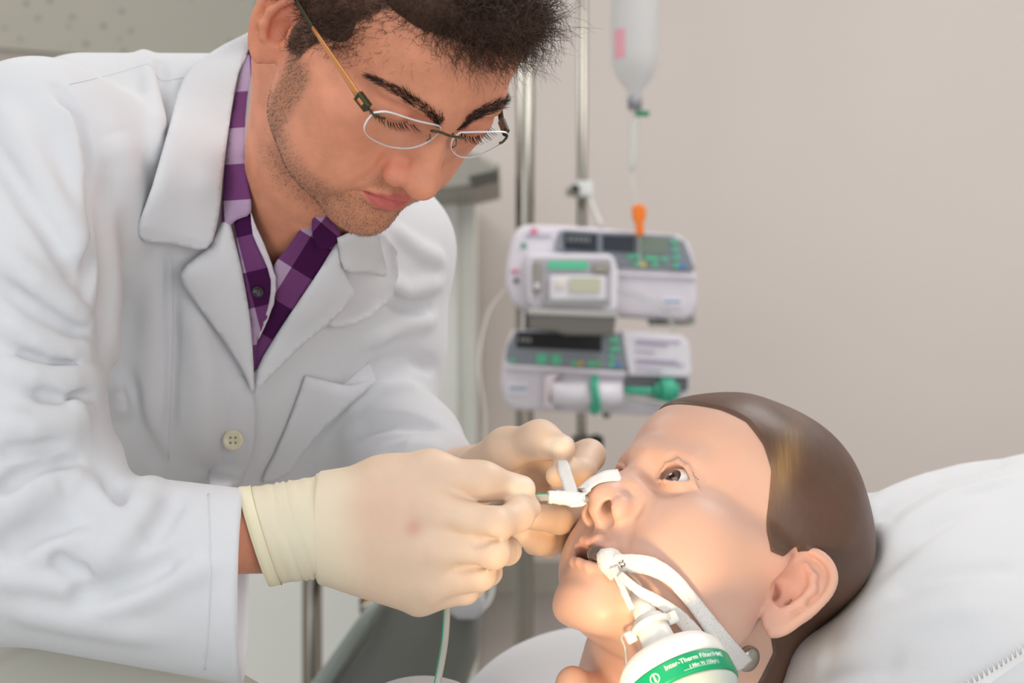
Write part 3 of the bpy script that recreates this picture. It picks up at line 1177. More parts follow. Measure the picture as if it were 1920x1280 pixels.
# brows, lashes and stubble grow from the skin
def brow(sx):
    pts = np.array([(10, 92, 13), (18, 92, 16.5), (28, 88, 19), (38, 81, 20), (48, 70, 16)], float) * np.array([sx, 1, 1])
    pts = catmull(pts, 6)
    roots = []; dirs = []
    for i in range(620):
        t = RNG.random(); k = t * (len(pts) - 1); a = int(k)
        p = pts[a] + (pts[min(a + 1, len(pts) - 1)] - pts[a]) * (k - a)
        wdt = np.interp(t, [0, 0.25, 0.7, 1], [4.2, 4.0, 2.6, 1.0])
        p = p + np.array([0, 0, RNG.uniform(-wdt, wdt)])
        j = np.argmin(np.sum((M_CAN - p) ** 2, 1))
        tn = pts[min(a + 1, len(pts) - 1)] - pts[max(a - 1, 0)]; tn /= np.linalg.norm(tn)
        d = tn * (0.5 + 0.5 * t) + np.array([0, 0, 0.75 * (1 - t)])
        roots.append(MV[j] + RNG.normal(0, 0.0004, 3)); dirs.append(MAN_R @ d + MN[j] * 0.35)
    return np.array(roots), np.array(dirs)
for sx in (1, -1):
    r_, d_ = brow(sx)
    V, F = strands(r_, d_, 0.0062, 0.00017, None, 3, 0.2)
    obj('eyebrow', V, F, BROW, man, kind='stuff')
    rr, dd = [], []
    for t in np.linspace(0, 1, 46):
        p = catmull(np.array([(19, 86, -5), (26, 88, -7.4), (33, 88, -8), (40, 84, -6.6), (46, 79, -4.5)], float) * np.array([sx, 1, 1]), 12)[int(t * 48)]
        j = np.argmin(np.sum((M_CAN - p) ** 2, 1))
        rr.append(MV[j] + MN[j] * 0.0006); dd.append(MAN_R @ np.array([sx * (t - 0.4) * 0.9, 1.0, -0.35]))
    V, F = strands(np.array(rr), np.array(dd), 0.0085, 0.0003, np.tile(hup * 0.35, (46, 1)), 4, 0.12)
    obj('eyelashes', V, F, BROW, man, kind='stuff')
pos, f, w = scatter(MV, MQ, np.clip(stub - 0.12, 0, 1) * (view > -0.2), 6500)
nn = np.sum(MN[MQ[f]] * w, 1)
V, F = strands(pos, nn * 0.5 - hup * 0.9 - hfwd * 0.2, 0.0016, 0.000085, None, 2, 0.3)
obj('stubble', V, F, STUB, man, kind='stuff')

# ------------------------------------------------------------------ lab coat
def coat_ops(S):
    torso_ops(S, 0.012)
    S.cone(at(165, 275, 1.36), at(430, 262, 1.40), 0.074, 0.070, 0.05)                     # bowed upper back
    S.path([SH_R, at(35, 560, 1.16), at(15, 860, 1.125), at(-75, 1020, 1.11)], [0.066, 0.061, 0.060, 0.058], 0.03)
    S.path([SH_L, at(712, 650, 1.47), ELB_L], [0.055, 0.050, 0.054], 0.03)
    S.path([ELB_L, at(765, 838, 1.38), at(815, 868, 1.33)], [0.052, 0.038, 0.031], 0.03)

SC0 = Sdf(); coat_ops(SC0)
SC0.path([at(-75, 1020, 1.11), at(440, 1096, 1.122)], [0.057, 0.0625], 0.02)
LO, HI = np.array([-0.74, 0.98, 0.84]), np.array([0.06, 1.86, 1.66])
V0, Q0 = mesh_sdf(SC0, LO, HI, 0.007, polish=1)
B0 = bvh_of(V0, Q0)
def surf(pts): return [onpx(V0, B0, *p) for p in pts]

SCT = Sdf(); SCT.band = 0.035
cdir = at(440, 1096, 1.122) - at(-75, 1020, 1.11); cdir /= np.linalg.norm(cdir)
SCT.path([at(-75, 1020, 1.11), at(480, 1101, 1.122)], [0.057, 0.0635], 0.012)
SCT.plane(at(457, 1096, 1.122), np.array([1.0, 0.09, 0.0]), 0.002)                 # trimmed, open cuff
SCT.cone(at(250, 1068, 1.118), at(640, 1125, 1.126), 0.030, 0.075, 0.004, cut=True)
coat_ops(SCT)
FOLDS = [  # pixel polyline, width (m), height (m)
    ([(105, 165), (150, 235), (166, 330), (167, 470), (160, 560)], 0.006, -0.007),
    ([(118, 190), (140, 260), (148, 360), (146, 470)], 0.010, 0.005),
    ([(274, 95), (285, 160), (296, 230), (290, 300)], 0.007, 0.008),
    ([(300, 120), (312, 190), (305, 260)], 0.006, -0.006),
    ([(215, 250), (240, 330), (250, 430), (235, 560)], 0.016, 0.006),
    ([(200, 330), (205, 480), (190, 640)], 0.013, -0.005),
    ([(320, 470), (325, 640), (318, 820)], 0.006, -0.003),
    ([(290, 470), (285, 640), (280, 820)], 0.012, 0.004),
    ([(360, 560), (380, 700), (372, 860)], 0.014, 0.005),
    ([(215, 640), (225, 760), (205, 880)], 0.014, 0.005),
    ([(245, 700), (262, 800), (300, 880)], 0.008, -0.005),
    ([(0, 205), (70, 320), (130, 420), (165, 480)], 0.011, 0.006),
    ([(0, 290), (60, 390), (120, 480), (160, 545)], 0.009, -0.005),
    ([(0, 470), (70, 530), (130, 575), (165, 600)], 0.009, 0.008),
    ([(0, 530), (70, 580), (120, 610), (158, 625)], 0.006, -0.007),
    ([(0, 600), (70, 640), (130, 660), (170, 655)], 0.009, 0.007),
    ([(30, 660), (90, 685), (150, 680)], 0.006, -0.006),
    ([(0, 690), (60, 705), (130, 712), (182, 708)], 0.010, 0.011),
    ([(60, 735), (120, 745), (165, 740)], 0.006, -0.008),
    ([(90, 700), (125, 745), (150, 780)], 0.007, 0.005),
    ([(0, 790), (60, 800), (130, 790), (160, 770)], 0.010, 0.008),
    ([(0, 850), (50, 845), (110, 830)], 0.006, -0.006),
    ([(0, 925), (40, 893), (90, 875), (140, 868)], 0.006, -0.009),
    ([(60, 905), (110, 893), (150, 895)], 0.006, 0.006),
    ([(0, 965), (60, 925), (110, 905)], 0.010, 0.007),
    ([(120, 895), (160, 920), (205, 955), (230, 985)], 0.010, 0.008),
    ([(205, 915), (225, 950), (240, 975)], 0.008, -0.008),
    ([(285, 905), (262, 950), (225, 1005), (180, 1060)], 0.011, 0.010),
    ([(330, 935), (300, 985), (270, 1020)], 0.009, -0.005),
    ([(0, 1030), (70, 1000), (140, 985)], 0.010, -0.006),
    ([(50, 1060), (110, 1015), (180, 1010)], 0.008, 0.005),
    ([(95, 1040), (130, 1065), (175, 1075)], 0.006, -0.005),
    ([(0, 1085), (70, 1090), (150, 1115)], 0.009, 0.004),
    ([(120, 1115), (210, 1110), (285, 1080), (340, 1045)], 0.010, -0.006),
    ([(170, 1145), (260, 1120), (340, 1075), (400, 1060)], 0.010, 0.005),
    ([(20, 1140), (140, 1165), (300, 1190)], 0.012, 0.004),
    ([(390, 930), (393, 1080), (388, 1235)], 0.0025, -0.0018),
    ([(715, 545), (760, 575), (800, 580)], 0.007, -0.007),
    ([(700, 520), (760, 545), (825, 530)], 0.009, 0.006),
    ([(735, 430), (790, 470), (830, 490)], 0.009, 0.005),
    ([(690, 640), (750, 610), (810, 600)], 0.009, 0.006),
    ([(700, 690), (770, 670), (815, 690)], 0.008, -0.005),
    ([(640, 760), (720, 730), (800, 740)], 0.011, 0.006),
    ([(660, 810), (740, 790), (820, 800)], 0.008, -0.006),
    ([(700, 860), (770, 838), (830, 850)], 0.008, 0.006),
]
for pts, w_, h_ in FOLDS:
    SCT.ridge(surf(pts), w_ * 0.8, h_ * 2.0)
# neck opening
SCT.cone(M_NECK[1], at(600, 425, 1.285), 0.062, 0.056, 0.006, cut=True)
CV, CQ = mesh_sdf(SCT, LO, HI, 0.0027)
coat = obj('lab_coat', CV, CQ, WHITE_COAT, man, label='white cotton lab coat')
# surface the panels lie on: coat with the neck
SN = Sdf(); coat_ops(SN)
SN.path(M_NECK[1:] + [NECKB], [0.056, 0.062, 0.064], 0.02)
V1, Q1 = mesh_sdf(SN, LO, HI, 0.006)
BN = bvh_of(V1, Q1)
CBV = bvh_of(CV, CQ)

patch('coat_collar', [(467, 60), (400, 95), (345, 145), (318, 235), (285, 350), (258, 442), (325, 458), (388, 466), (410, 405), (419, 320), (429, 240), (446, 140), (470, 80)],
      BN, 0.016, WHITE_COAT, coat, curve=3, bow=0.004, edits=[('line', [(272, 425), (380, 450)], 4, -0.0006), (300, 330, 60, -0.006), (400, 330, 50, -0.010)])
patch('coat_lapel', [(394, 462), (338, 514), (372, 575), (420, 640), (455, 695), (474, 736), (475, 680), (469, 600), (456, 520), (441, 455), (424, 408)],
      BN, 0.011, WHITE_COAT, coat, curve=3, bow=0.004, edits=[(355, 515, 50, -0.004)])
patch('coat_lapel', [(477, 738), (560, 655), (620, 605), (664, 556), (648, 515), (636, 470), (645, 448), (628, 460), (600, 505), (560, 565), (520, 625), (484, 688)],
      BN, 0.011, WHITE_COAT, coat, curve=3, bow=0.004, edits=[(650, 550, 40, -0.004)])
patch('coat_collar', [(632, 446), (645, 505), (690, 512), (725, 517), (717, 470), (704, 420), (665, 432)], BN, 0.017, WHITE_COAT, coat, curve=3, bow=0.003,
      edits=[('line', [(650, 492), (720, 503)], 4, -0.0006)])
patch('coat_front', [(585, 500), (640, 452), (700, 425), (745, 470), (735, 560), (660, 610), (600, 600)], BN, 0.005, WHITE_COAT, coat, curve=2)
# overlapping front edge, pocket and button
patch('front_edge', [(452, 700), (474, 737), (479, 790), (473, 850), (456, 895), (444, 910), (392, 910), (398, 850), (402, 780), (415, 720)], CBV, lambda P: np.interp(P[:, 0] + 0.15 * (P[:, 1] - 800), [400, 415, 450], [-0.006, -0.003, 0.0038]), WHITE_COAT, coat,
      curve=3, bow=0.002, edits=[('line', [(462, 730), (466, 800), (455, 870)], 3, 0.0006)])
pocket = patch('chest_pocket', [(572, 704), (615, 714), (655, 722), (703, 715), (655, 760), (610, 803), (570, 850), (540, 890), (490, 905), (515, 850), (545, 780)], CBV, 0.006, WHITE_COAT, coat, curve=2,
               bow=0.004, edits=[('line', [(570, 725), (655, 745)], 4, -0.0006)])
patch('pocket_lining', [(640, 722), (692, 678), (705, 714), (660, 740)], CBV, 0.003, WHITE_COAT, coat, curve=1, step=5)
def seam(pxs, name='seam', r=0.0005, b=None, lift=0.0001):
    P = catmull(np.array(pxs, float), 8)
    pts = [at(px, py, (hit(b or CBV, px, py) or 1.3) - lift) for px, py in P]
    V, F = tube(np.array(pts), r, 6)
    return obj(name, V, F, WHITE_COAT, coat)
seam([(130, 158), (200, 142), (262, 124), (282, 122), (300, 150), (330, 148), (352, 144)])
seam([(391, 925), (394, 1000), (394, 1100), (390, 1190), (384, 1255)])
seam([(322, 480), (326, 600), (322, 720), (316, 860)], r=0.0005)
BUTTON = mat('pearl_button', (222, 214, 186), 0.25, coat=0.4)
def button(px, py, r, m, parent, name, lift=0.006, b=None):
    Y = hit(b or CBV, px, py) - lift
    prof = [(0.0, 0.0), (r, 0.0), (r, 0.0016), (r * 0.86, 0.0026), (r * 0.7, 0.0020), (0.0, 0.0017)]
    V, F = lathe(prof, 24, caps=False)
    R = np.array([[1, 0, 0], [0, 0, -1], [0, 1, 0]], float)       # z of the lathe -> towards the camera
    o = obj(name, place(V, R, at(px, py, Y)), F, m, parent)
    for dx, dz in ((-1, -1), (1, -1), (-1, 1), (1, 1)):
        Vh, Fh = lathe([(0, 0), (r * 0.11, 0), (r * 0.11, 0.0004), (0, 0.0004)], 8, caps=False)
        obj('button_hole', place(Vh, R, at(px, py, Y - 0.0018) + np.array([dx * r * 0.24, 0, dz * r * 0.24])), Fh, mat_cache('thread_shadow', (120, 112, 92)), o)
    return o
_mc = {}
def mat_cache(name, rgb, **k):
    if name not in _mc: _mc[name] = mat(name, rgb, **k)
    return _mc[name]
button(437, 825, 0.0082, BUTTON, coat, 'button', 0.008)

# ------------------------------------------------------------------ purple checked shirt
def plaid(name):
    m, nt, b = nodes(name)
    b.inputs['Roughness'].default_value = 0.9
    b.inputs['Specular IOR Level'].default_value = 0.15
    uv = nt.nodes.new('ShaderNodeUVMap')
    sp = nt.nodes.new('ShaderNodeSeparateXYZ'); nt.links.new(uv.outputs['UV'], sp.inputs[0])
    def stripe(sock, per, off):
        a = nt.nodes.new('ShaderNodeMath'); a.operation = 'MULTIPLY_ADD'; a.inputs[1].default_value = 1.0 / per; a.inputs[2].default_value = off + 50
        nt.links.new(sock, a.inputs[0])
        f = nt.nodes.new('ShaderNodeMath'); f.operation = 'FRACT'; nt.links.new(a.outputs[0], f.inputs[0])
        g = nt.nodes.new('ShaderNodeMath'); g.operation = 'GREATER_THAN'; g.inputs[1].default_value = 0.5
        nt.links.new(f.outputs[0], g.inputs[0])
        return g.outputs[0]
    s1 = stripe(sp.outputs['X'], 0.135, 0.1); s2 = stripe(sp.outputs['Y'], 0.135, 0.0)
    ad = nt.nodes.new('ShaderNodeMath'); ad.operation = 'ADD'; nt.links.new(s1, ad.inputs[0]); nt.links.new(s2, ad.inputs[1])
    hf = nt.nodes.new('ShaderNodeMath'); hf.operation = 'MULTIPLY'; hf.inputs[1].default_value = 0.5; nt.links.new(ad.outputs[0], hf.inputs[0])
    r = nt.nodes.new('ShaderNodeValToRGB'); r.color_ramp.interpolation = 'CONSTANT'
    e = r.color_ramp.elements
    e[0].position = 0; e[0].color = lin((176, 150, 178))
    e[1].position = 0.25; e[1].color = lin((112, 62, 110))
    n = r.color_ramp.elements.new(0.75); n.color = lin((66, 18, 66))
    nt.links.new(hf.outputs[0], r.inputs[0]); nt.links.new(r.outputs[0], b.inputs['Base Color'])
    tc = nt.nodes.new('ShaderNodeTexCoord')
    w = nt.nodes.new('ShaderNodeTexNoise'); w.inputs['Scale'].default_value = 1400
    nt.links.new(tc.outputs['Object'], w.inputs['Vector'])
    bp = nt.nodes.new('ShaderNodeBump'); bp.inputs['Strength'].default_value = 0.3; bp.inputs['Distance'].default_value = 0.0005
    nt.links.new(w.outputs['Fac'], bp.inputs['Height']); nt.links.new(bp.outputs['Normal'], b.inputs['Normal'])
    return m
PLAID = plaid('purple_plaid_cotton')
SHIRT_IN = cloth_mat('shirt_lining', (206, 196, 204), 1500)
shirt = patch('shirt', [(590, 398), (640, 440), (632, 462), (580, 535), (530, 612), (482, 692), (476, 690), (478, 650), (500, 600), (517, 540), (512, 500), (535, 470), (562, 432)],
              BN, 0.003, PLAID, man, curve=2, uvrot=math.radians(-32), label='purple and lilac checked shirt front')
patch('shirt_front', [(438, 412), (468, 398), (482, 430), (500, 470), (516, 522), (512, 566), (498, 606), (482, 640), (477, 690), (468, 610), (455, 520)], BN, 0.0062, PLAID, shirt, curve=2,
      uvrot=math.radians(14), bow=0.002)
patch('shirt_collar', [(468, 86), (480, 104), (466, 165), (459, 250), (463, 330), (471, 396), (444, 412), (427, 430), (418, 462), (415, 425), (420, 330), (429, 240), (446, 150)], BN, 0.010, PLAID, shirt, curve=3,
      uvrot=math.radians(4), bow=0.003)
patch('shirt_collar', [(588, 402), (612, 405), (640, 438), (622, 462), (598, 470), (584, 430)], BN, 0.008, PLAID, shirt, curve=2, uvrot=math.radians(-40), bow=0.002)
patch('placket_edge', [(470, 398), (482, 430), (500, 470), (517, 522), (513, 566), (500, 604), (484, 636), (488, 620), (503, 575), (508, 525), (492, 480), (474, 440)], BN, 0.0082, SHIRT_IN, shirt, curve=2, step=4)
button(484, 547, 0.0042, mat('dark_button', (34, 26, 40), 0.3), shirt, 'button', 0.011, BN)

# ------------------------------------------------------------------ latex gloves with the hands in them
GLOVE = mat('latex_glove', (228, 198, 172), 0.5, bump=0.15, bscale=500, sss=0.15, var=0.05, vscale=25, sscale=0.004)
attr_mix(GLOVE, 'loose', (228, 216, 190))
attr_mix(GLOVE, 'pink', (214, 160, 140))
attr_mix(GLOVE, 'nail', (240, 226, 206))
BEAD = mat('latex_bead', (236, 226, 194), 0.5, sss=0.1)

def P3(*a): return at(*a)
SG = Sdf(); SG.band = 0.06
wr = P3(600, 985, 1.135)
MCP = dict(i=P3(806, 955, 1.104), m=P3(824, 1032, 1.100), r=P3(812, 1090, 1.106), p=P3(785, 1122, 1.118))
SG.cone(P3(560, 995, 1.132), wr, 0.029, 0.030, 0.01)
SG.cone(wr, P3(720, 990, 1.125), 0.030, 0.024, 0.02)
for k, r in (('i', 0.0135), ('m', 0.0135), ('r', 0.013), ('p', 0.0105)):
    SG.cone(P3(640, {'i': 950, 'm': 985, 'r': 1015, 'p': 1043}[k], 1.132), MCP[k], 0.014, r, 0.022)
SG.ell(P3(722, 992, 1.122), (0.046, 0.019, 0.038), 0.02)
SG.path([P3(640, 935, 1.135), P3(715, 905, 1.125), P3(808, 884, 1.112), P3(905, 902, 1.108), P3(978, 917, 1.122)], [0.015, 0.0155, 0.0128, 0.0112, 0.0092], 0.010)     # thumb
SG.cone(P3(760, 915, 1.125), P3(800, 945, 1.118), 0.014, 0.013, 0.02)
SG.path([MCP['i'], P3(928, 984, 1.088), P3(972, 966, 1.108), P3(992, 953, 1.126)], [0.0128, 0.0105, 0.0094, 0.0078], 0.006)
SG.path([MCP['m'], P3(924, 1036, 1.086), P3(950, 1032, 1.118), P3(925, 1020, 1.140)], [0.0128, 0.0103, 0.0090, 0.008], 0.004)
SG.path([MCP['r'], P3(900, 1078, 1.094), P3(915, 1072, 1.124), P3(890, 1055, 1.142)], [0.0122, 0.0097, 0.0088, 0.008], 0.004)
SG.path([MCP['p'], P3(872, 1107, 1.108), P3(886, 1098, 1.132), P3(862, 1080, 1.145)], [0.0103, 0.0086, 0.0078, 0.007], 0.004)
SG.bump(MCP['m'] + np.array([0, -0.012, 0]), 0.008, 0.0015)
SG.bump(MCP['i'] + np.array([-0.004, -0.012, 0]), 0.008, 0.0012)
for a, b in (((838, 940), (866, 932)), ((846, 948), (880, 944)), ((810, 930), (845, 938))):
    pass
SG.ridge([P3(880, 1018, 1.083), P3(905, 1014, 1.080), P3(940, 1010, 1.084)], 0.004, -0.003)
SG.ridge([P3(850, 1066, 1.088), P3(890, 1060, 1.086), P3(930, 1056, 1.09)], 0.004, -0.003)
SG.ridge([P3(840, 1098, 1.095), P3(880, 1094, 1.098), P3(905, 1090, 1.105)], 0.003, -0.002)
# wrist folds
for xx, am in ((646, 0.0014), (660, -0.001), (635, -0.0014)):
    SG.ridge([P3(xx - 14, 900, 1.125), P3(xx - 4, 940, 1.107), P3(xx, 985, 1.105), P3(xx + 8, 1040, 1.115), P3(xx + 14, 1072, 1.13)], 0.0022, am)
SG.plane(P3(596, 985, 1.13), np.array([-1.0, 0, 0]), 0.002)
GV, GQ = mesh_sdf(SG, P3(590, 1200, 1.06) - np.array([0.02, 0.02, 0.02]), P3(1030, 830, 1.17) + np.array([0.01, 0.03, 0.02]), 0.0012)
g1 = obj('latex_glove', GV, GQ, GLOVE, man, label='cream latex glove on the hand pinching the tube')
gp = topx(GV)
def g2(x, y, sx, sy): return np.exp(-((gp[:, 0] - x) / sx) ** 2 - ((gp[:, 1] - y) / sy) ** 2) * (GV[:, 1] < 1.14)
vattr(g1, 'loose', np.clip(smoothstep(700, 610, gp[:, 0]) * 0.8, 0, 1))
vattr(g1, 'pink', np.clip(0.7 * g2(775, 990, 16, 16) + 0.35 * g2(720, 960, 70, 60), 0, 1))
vattr(g1, 'nail', np.clip(smoothstep(1.3, 0.6, np.hypot((gp[:, 0] - 980) / 30, (gp[:, 1] - 912) / 17)) * 0.7, 0, 1))

def cuff_tube(parent):
    """rolled-up glove cuff: wide thin tube with a bead at each end"""
    n, m = 26, 40
    c0 = np.array([476, 1006, 1.122]); c1 = np.array([624, 985, 1.132])
    V = []; beads = []
    for i in range(n):
        t = i / (n - 1)
        c = c0 + (c1 - c0) * t
        rv = np.interp(t, [0, .5, 1], [0.0315, 0.0320, 0.0330]); rd = np.interp(t, [0, 1], [0.028, 0.0315])
        wob = 0.0003 * math.sin(t * 40) + (0.0007 if 0.4 < t < 0.7 else 0.0) * math.sin(t * 70)
        ring = []
        for j in range(m):
            a = 2 * math.pi * j / m
            lean = -0.010 * math.cos(a) * (1 - 0.5 * t) - 0.006 * math.sin(a) * (1 - t)
            p = at(*c) + np.array([-0.010 * math.sin(a) - 0.003 * (-math.cos(a)) , -(rd + wob) * math.cos(a), (rv + wob) * math.sin(a)])
            ring.append(p)
        V.append(np.array(ring))
    V = np.array(V)
    inner = V + (V.mean(1, keepdims=True) - V) * 0.03
    VV = np.vstack([V.reshape(-1, 3), inner.reshape(-1, 3)])
    F = []
    N = n * m
    for i in range(n - 1):
        for j in range(m):
            k = (j + 1) % m
            F.append((i * m + j, (i + 1) * m + j, (i + 1) * m + k, i * m + k))
            F.append((N + i * m + k, N + (i + 1) * m + k, N + (i + 1) * m + j, N + i * m + j))
    for j in range(m):
        k = (j + 1) % m
        F.append((j, k, N + k, N + j)); F.append(((n - 1) * m + k, (n - 1) * m + j, N + (n - 1) * m + j, N + (n - 1) * m + k))
    o = obj('glove_cuff', VV, F, GLOVE, parent)
    vattr(o, 'loose', np.full(len(VV), 0.85)); vattr(o, 'pink', np.zeros(len(VV))); vattr(o, 'nail', np.zeros(len(VV)))
    for idx, r, w in ((1, 0.0011, 7), (n - 1, 0.0014, 1)):
        ring = V[idx]
        for q in range(w):
            rg = V[idx + q] if idx + q < n else V[-1]
        # bead as a closed tube, the first one a broad hem
        rr = np.vstack([ring, ring[:1]])
        Vb, Fb = tube(rr, r, 8, caps=False)
        obj('cuff_bead', Vb, Fb, BEAD, o)
    hem = V[0:5] + (V[0:5] - V[0:5].mean(1, keepdims=True)) * 0.035
    HVv = hem.reshape(-1, 3)
    HF = [(i * m + j, (i + 1) * m + j, (i + 1) * m + (j + 1) % m, i * m + (j + 1) % m) for i in range(4) for j in range(m)]
    obj('cuff_hem', HVv, HF, BEAD, o)
    return o
cuff_tube(g1)

SL = Sdf(); SL.band = 0.06
SL.cone(P3(812, 893, 1.325), P3(960, 915, 1.275), 0.026, 0.024, 0.02)
LM = dict(i=P3(1000, 878, 1.268), m=P3(985, 925, 1.275), r=P3(970, 960, 1.280), p=P3(955, 985, 1.285))
for k in LM: SL.cone(P3(900, {'i': 885, 'm': 905, 'r': 925, 'p': 940}[k], 1.29), LM[k], 0.015, 0.0125, 0.02)
SL.path([P3(890, 885, 1.265), P3(950, 842, 1.228), P3(1012, 824, 1.205), P3(1052, 840, 1.190)], [0.017, 0.0142, 0.0122, 0.0098], 0.010)
SL.path([LM['i'], P3(1104, 854, 1.232), P3(1088, 884, 1.200), P3(1046, 891, 1.186)], [0.0120, 0.0113, 0.0100, 0.0086], 0.005)
SL.path([LM['m'], P3(1088, 966, 1.240), P3(1048, 974, 1.205), P3(1000, 968, 1.19)], [0.0120, 0.0108, 0.0098, 0.009], 0.004)
SL.path([LM['r'], P3(1066, 1012, 1.245), P3(1015, 1014, 1.212), P3(980, 1000, 1.20)], [0.0118, 0.0104, 0.0096, 0.0088], 0.004)
SL.path([LM['p'], P3(1030, 1022, 1.275), P3(1000, 1020, 1.245)], [0.010, 0.0088, 0.0078], 0.004)
SL.ridge([P3(1066, 822, 1.195), P3(1075, 828, 1.19)], 0.003, 0.0006)
LV, LQ = mesh_sdf(SL, P3(800, 1090, 1.15) - np.array([0.05, 0.02, 0.02]), P3(1150, 780, 1.34) + np.array([0.02, 0.03, 0.02]), 0.0013)
g3 = obj('latex_glove', LV, LQ, GLOVE, man, label='cream latex glove on the hand behind, holding the tape')
gp = topx(LV)
vattr(g3, 'loose', np.full(len(LV), 0.15)); vattr(g3, 'pink', np.full(len(LV), 0.1))
vattr(g3, 'nail', np.clip(smoothstep(1.3, 0.6, np.hypot((gp[:, 0] - 1046) / 28, (gp[:, 1] - 832) / 15)) * 0.7, 0, 1) * (LV[:, 1] < 1.2))

# ------------------------------------------------------------------ rimless eyeglasses
GLASS = mat('lens_glass', (250, 252, 252), 0.02, trans=1.0, ior=1.12, spec=0.5)
EDGE = mat('lens_edge', (244, 244, 248), 0.2, spec=0.6)  # near-white colour stands in for the highlight along the lens rim
GOLD = mat('tan_temple', (222, 150, 92), 0.3, metal=0.35)
OLIVE = mat('olive_metal', (72, 70, 48), 0.35, metal=0.5)
def ray_can(px, py, ax, val):
    d = MAN_R.T @ np.array([(px - 960) / FPX, 1.0, (640 - py) / FPX])
    o = MAN_R.T @ (np.array([0, 0, CAMZ]) - MAN_T)
    t = (val * 0.001 - o[ax]) / d[ax]
    return (o + t * d) * 1000
glasses = empty('eyeglasses', hm(MAN_R, MAN_T, (0, 100, 0)), 'rimless eyeglasses with tan temples worn by the man', 'eyeglasses')
LENS_R, LENS_L = 106.0, 105.0
def lens(pxs, y):
    # lens plane in front of the lids and clear of the sides of the nose
    pts = np.array([ray_can(px, py, 1, y) for px, py in pxs])
    loop = catmull(np.vstack([pts, pts[:1]]), 6)[:-1]
    c = loop.mean(0)
    n = len(loop)
    rings = []
    for sgn in (1, -1):
        for k in (1.0, 0.66, 0.33, 0.0):
            q = c + (loop - c) * k
            q = q.copy(); q[:, 1] = y - 0.0022 * (q[:, 0] - c[0]) ** 2 + (0.8 if sgn > 0 else -0.8)
            rings.append(q)
    V = np.vstack(rings)
    F = []
    for s_ in (0, 4):
        for r in range(3):
            for j in range(n):
                k = (j + 1) % n
                f = ((s_ + r) * n + j, (s_ + r) * n + k, (s_ + r + 1) * n + k, (s_ + r + 1) * n + j)
                F.append(f if s_ else f[::-1])
    rim = [(j, (j + 1) % n, 4 * n + (j + 1) % n, 4 * n + j) for j in range(n)]
    o = obj('lens', hm(MAN_R, MAN_T, V), F, GLASS, glasses)
    outer = np.vstack([loop, loop[:1]]); outer[:, 1] = y - 0.0022 * (outer[:, 0] - c[0]) ** 2
    # polished edge
    a = outer.copy(); dirv = outer - c; dirv /= np.linalg.norm(dirv, axis=1, keepdims=True)
    Vr, Fr = ribbon(hm(MAN_R, MAN_T, outer), np.tile(hfwd, (len(outer), 1)), 0.0014, 0.0004)
    obj('lens_edge', Vr, Fr, EDGE, o)
    return outer
lens([(703, 213), (730, 211), (780, 226), (826, 240), (822, 254), (800, 270), (768, 278), (730, 274), (696, 260), (684, 246), (690, 228)], LENS_R)
lens([(864, 249), (905, 247), (948, 249), (951, 262), (925, 279), (890, 293), (862, 293), (847, 280), (850, 262)], LENS_L)
def wire(pts, r, m, name, parent=None, seg=8):
    V, F = tube(hm(MAN_R, MAN_T, catmull(np.array(pts), 5)), r, seg)
    return obj(name, V, F, m, parent or glasses)
wire([ray_can(808, 245, 1, LENS_R), ray_can(826, 248, 1, 110), ray_can(842, 254, 1, 112), ray_can(858, 257, 1, 110), ray_can(872, 259, 1, LENS_L)], 0.0009, OLIVE, 'bridge')
for (x0, y0, x1, y1, yy) in ((806, 252, 800, 262, 95), (855, 262, 848, 276, 95)):
    Yf = hit(MB, x1, y1)                       # the pad rests on the side of the nose
    pad = (at(x1, y1, (Yf or 1.1) - 0.0006) - MAN_T) @ MAN_R * 1000
    st = ray_can(x0, y0, 1, LENS_R + 0.6)
    p = [st, (st + pad) / 2 + np.array([0, 2.0, 1.0]), pad]
    a = wire(p, 0.0004, OLIVE, 'nose_pad_arm')
    V, F = lathe([(0, -0.0006), (0.0022, -0.0004), (0.0026, 0), (0.0022, 0.0004), (0, 0.0006)], 14, caps=False)
    V = V * np.array([1, 1.8, 1])
    obj('nose_pad', place(V, MAN_R @ np.array([[0, 0, 1], [0, 1, 0], [1, 0, 0]]), hm(MAN_R, MAN_T, p[-1])), F, GLASS, a)
hin = ray_can(681, 189, 0, 66)
wire([ray_can(690, 203, 0, 66), ray_can(702, 216, 1, LENS_R), ray_can(714, 221, 1, LENS_R + 0.5), ray_can(722, 222, 1, LENS_R + 0.8)], 0.0008, OLIVE, 'hinge_wire')
def bar(p0, p1, w0, w1, th, m, name, parent=None):
    pts = np.linspace(p0, p1, 8)
    V, F = ribbon(hm(MAN_R, MAN_T, pts), np.tile(hup, (8, 1)), np.linspace(w0, w1, 8), th)
    return obj(name, V, F, m, parent or glasses)
t0 = ray_can(553, -4, 0, 74); t1 = ray_can(586, 51, 0, 74); t2 = ray_can(671, 178, 0, 71); t3 = ray_can(690, 203, 0, 67)
arm = bar(t1, t2, 0.0022, 0.0050, 0.0012, GOLD, 'temple')
bar(t0, t1, 0.0026, 0.0026, 0.0014, OLIVE, 'temple_tip', arm)
bar(t2, t3, 0.0066, 0.0064, 0.0034, OLIVE, 'hinge_block', arm)
bar(t2 * 0.75 + t3 * 0.25 + np.array([1.9, 0.6, 0]), t2 * 0.3 + t3 * 0.7 + np.array([1.9, 0.6, 0]), 0.0024, 0.0024, 0.0006, GOLD, 'hinge_inlay', arm)
u0 = ray_can(940, 226, 0, -62); u1 = ray_can(949, 249, 1, LENS_L - 3)
arm2 = bar(u0, u1, 0.0048, 0.0048, 0.0030, OLIVE, 'temple')
bar(np.array([-77, -2, 6]), u0, 0.003, 0.0048, 0.0014, OLIVE, 'temple_tip', arm2)
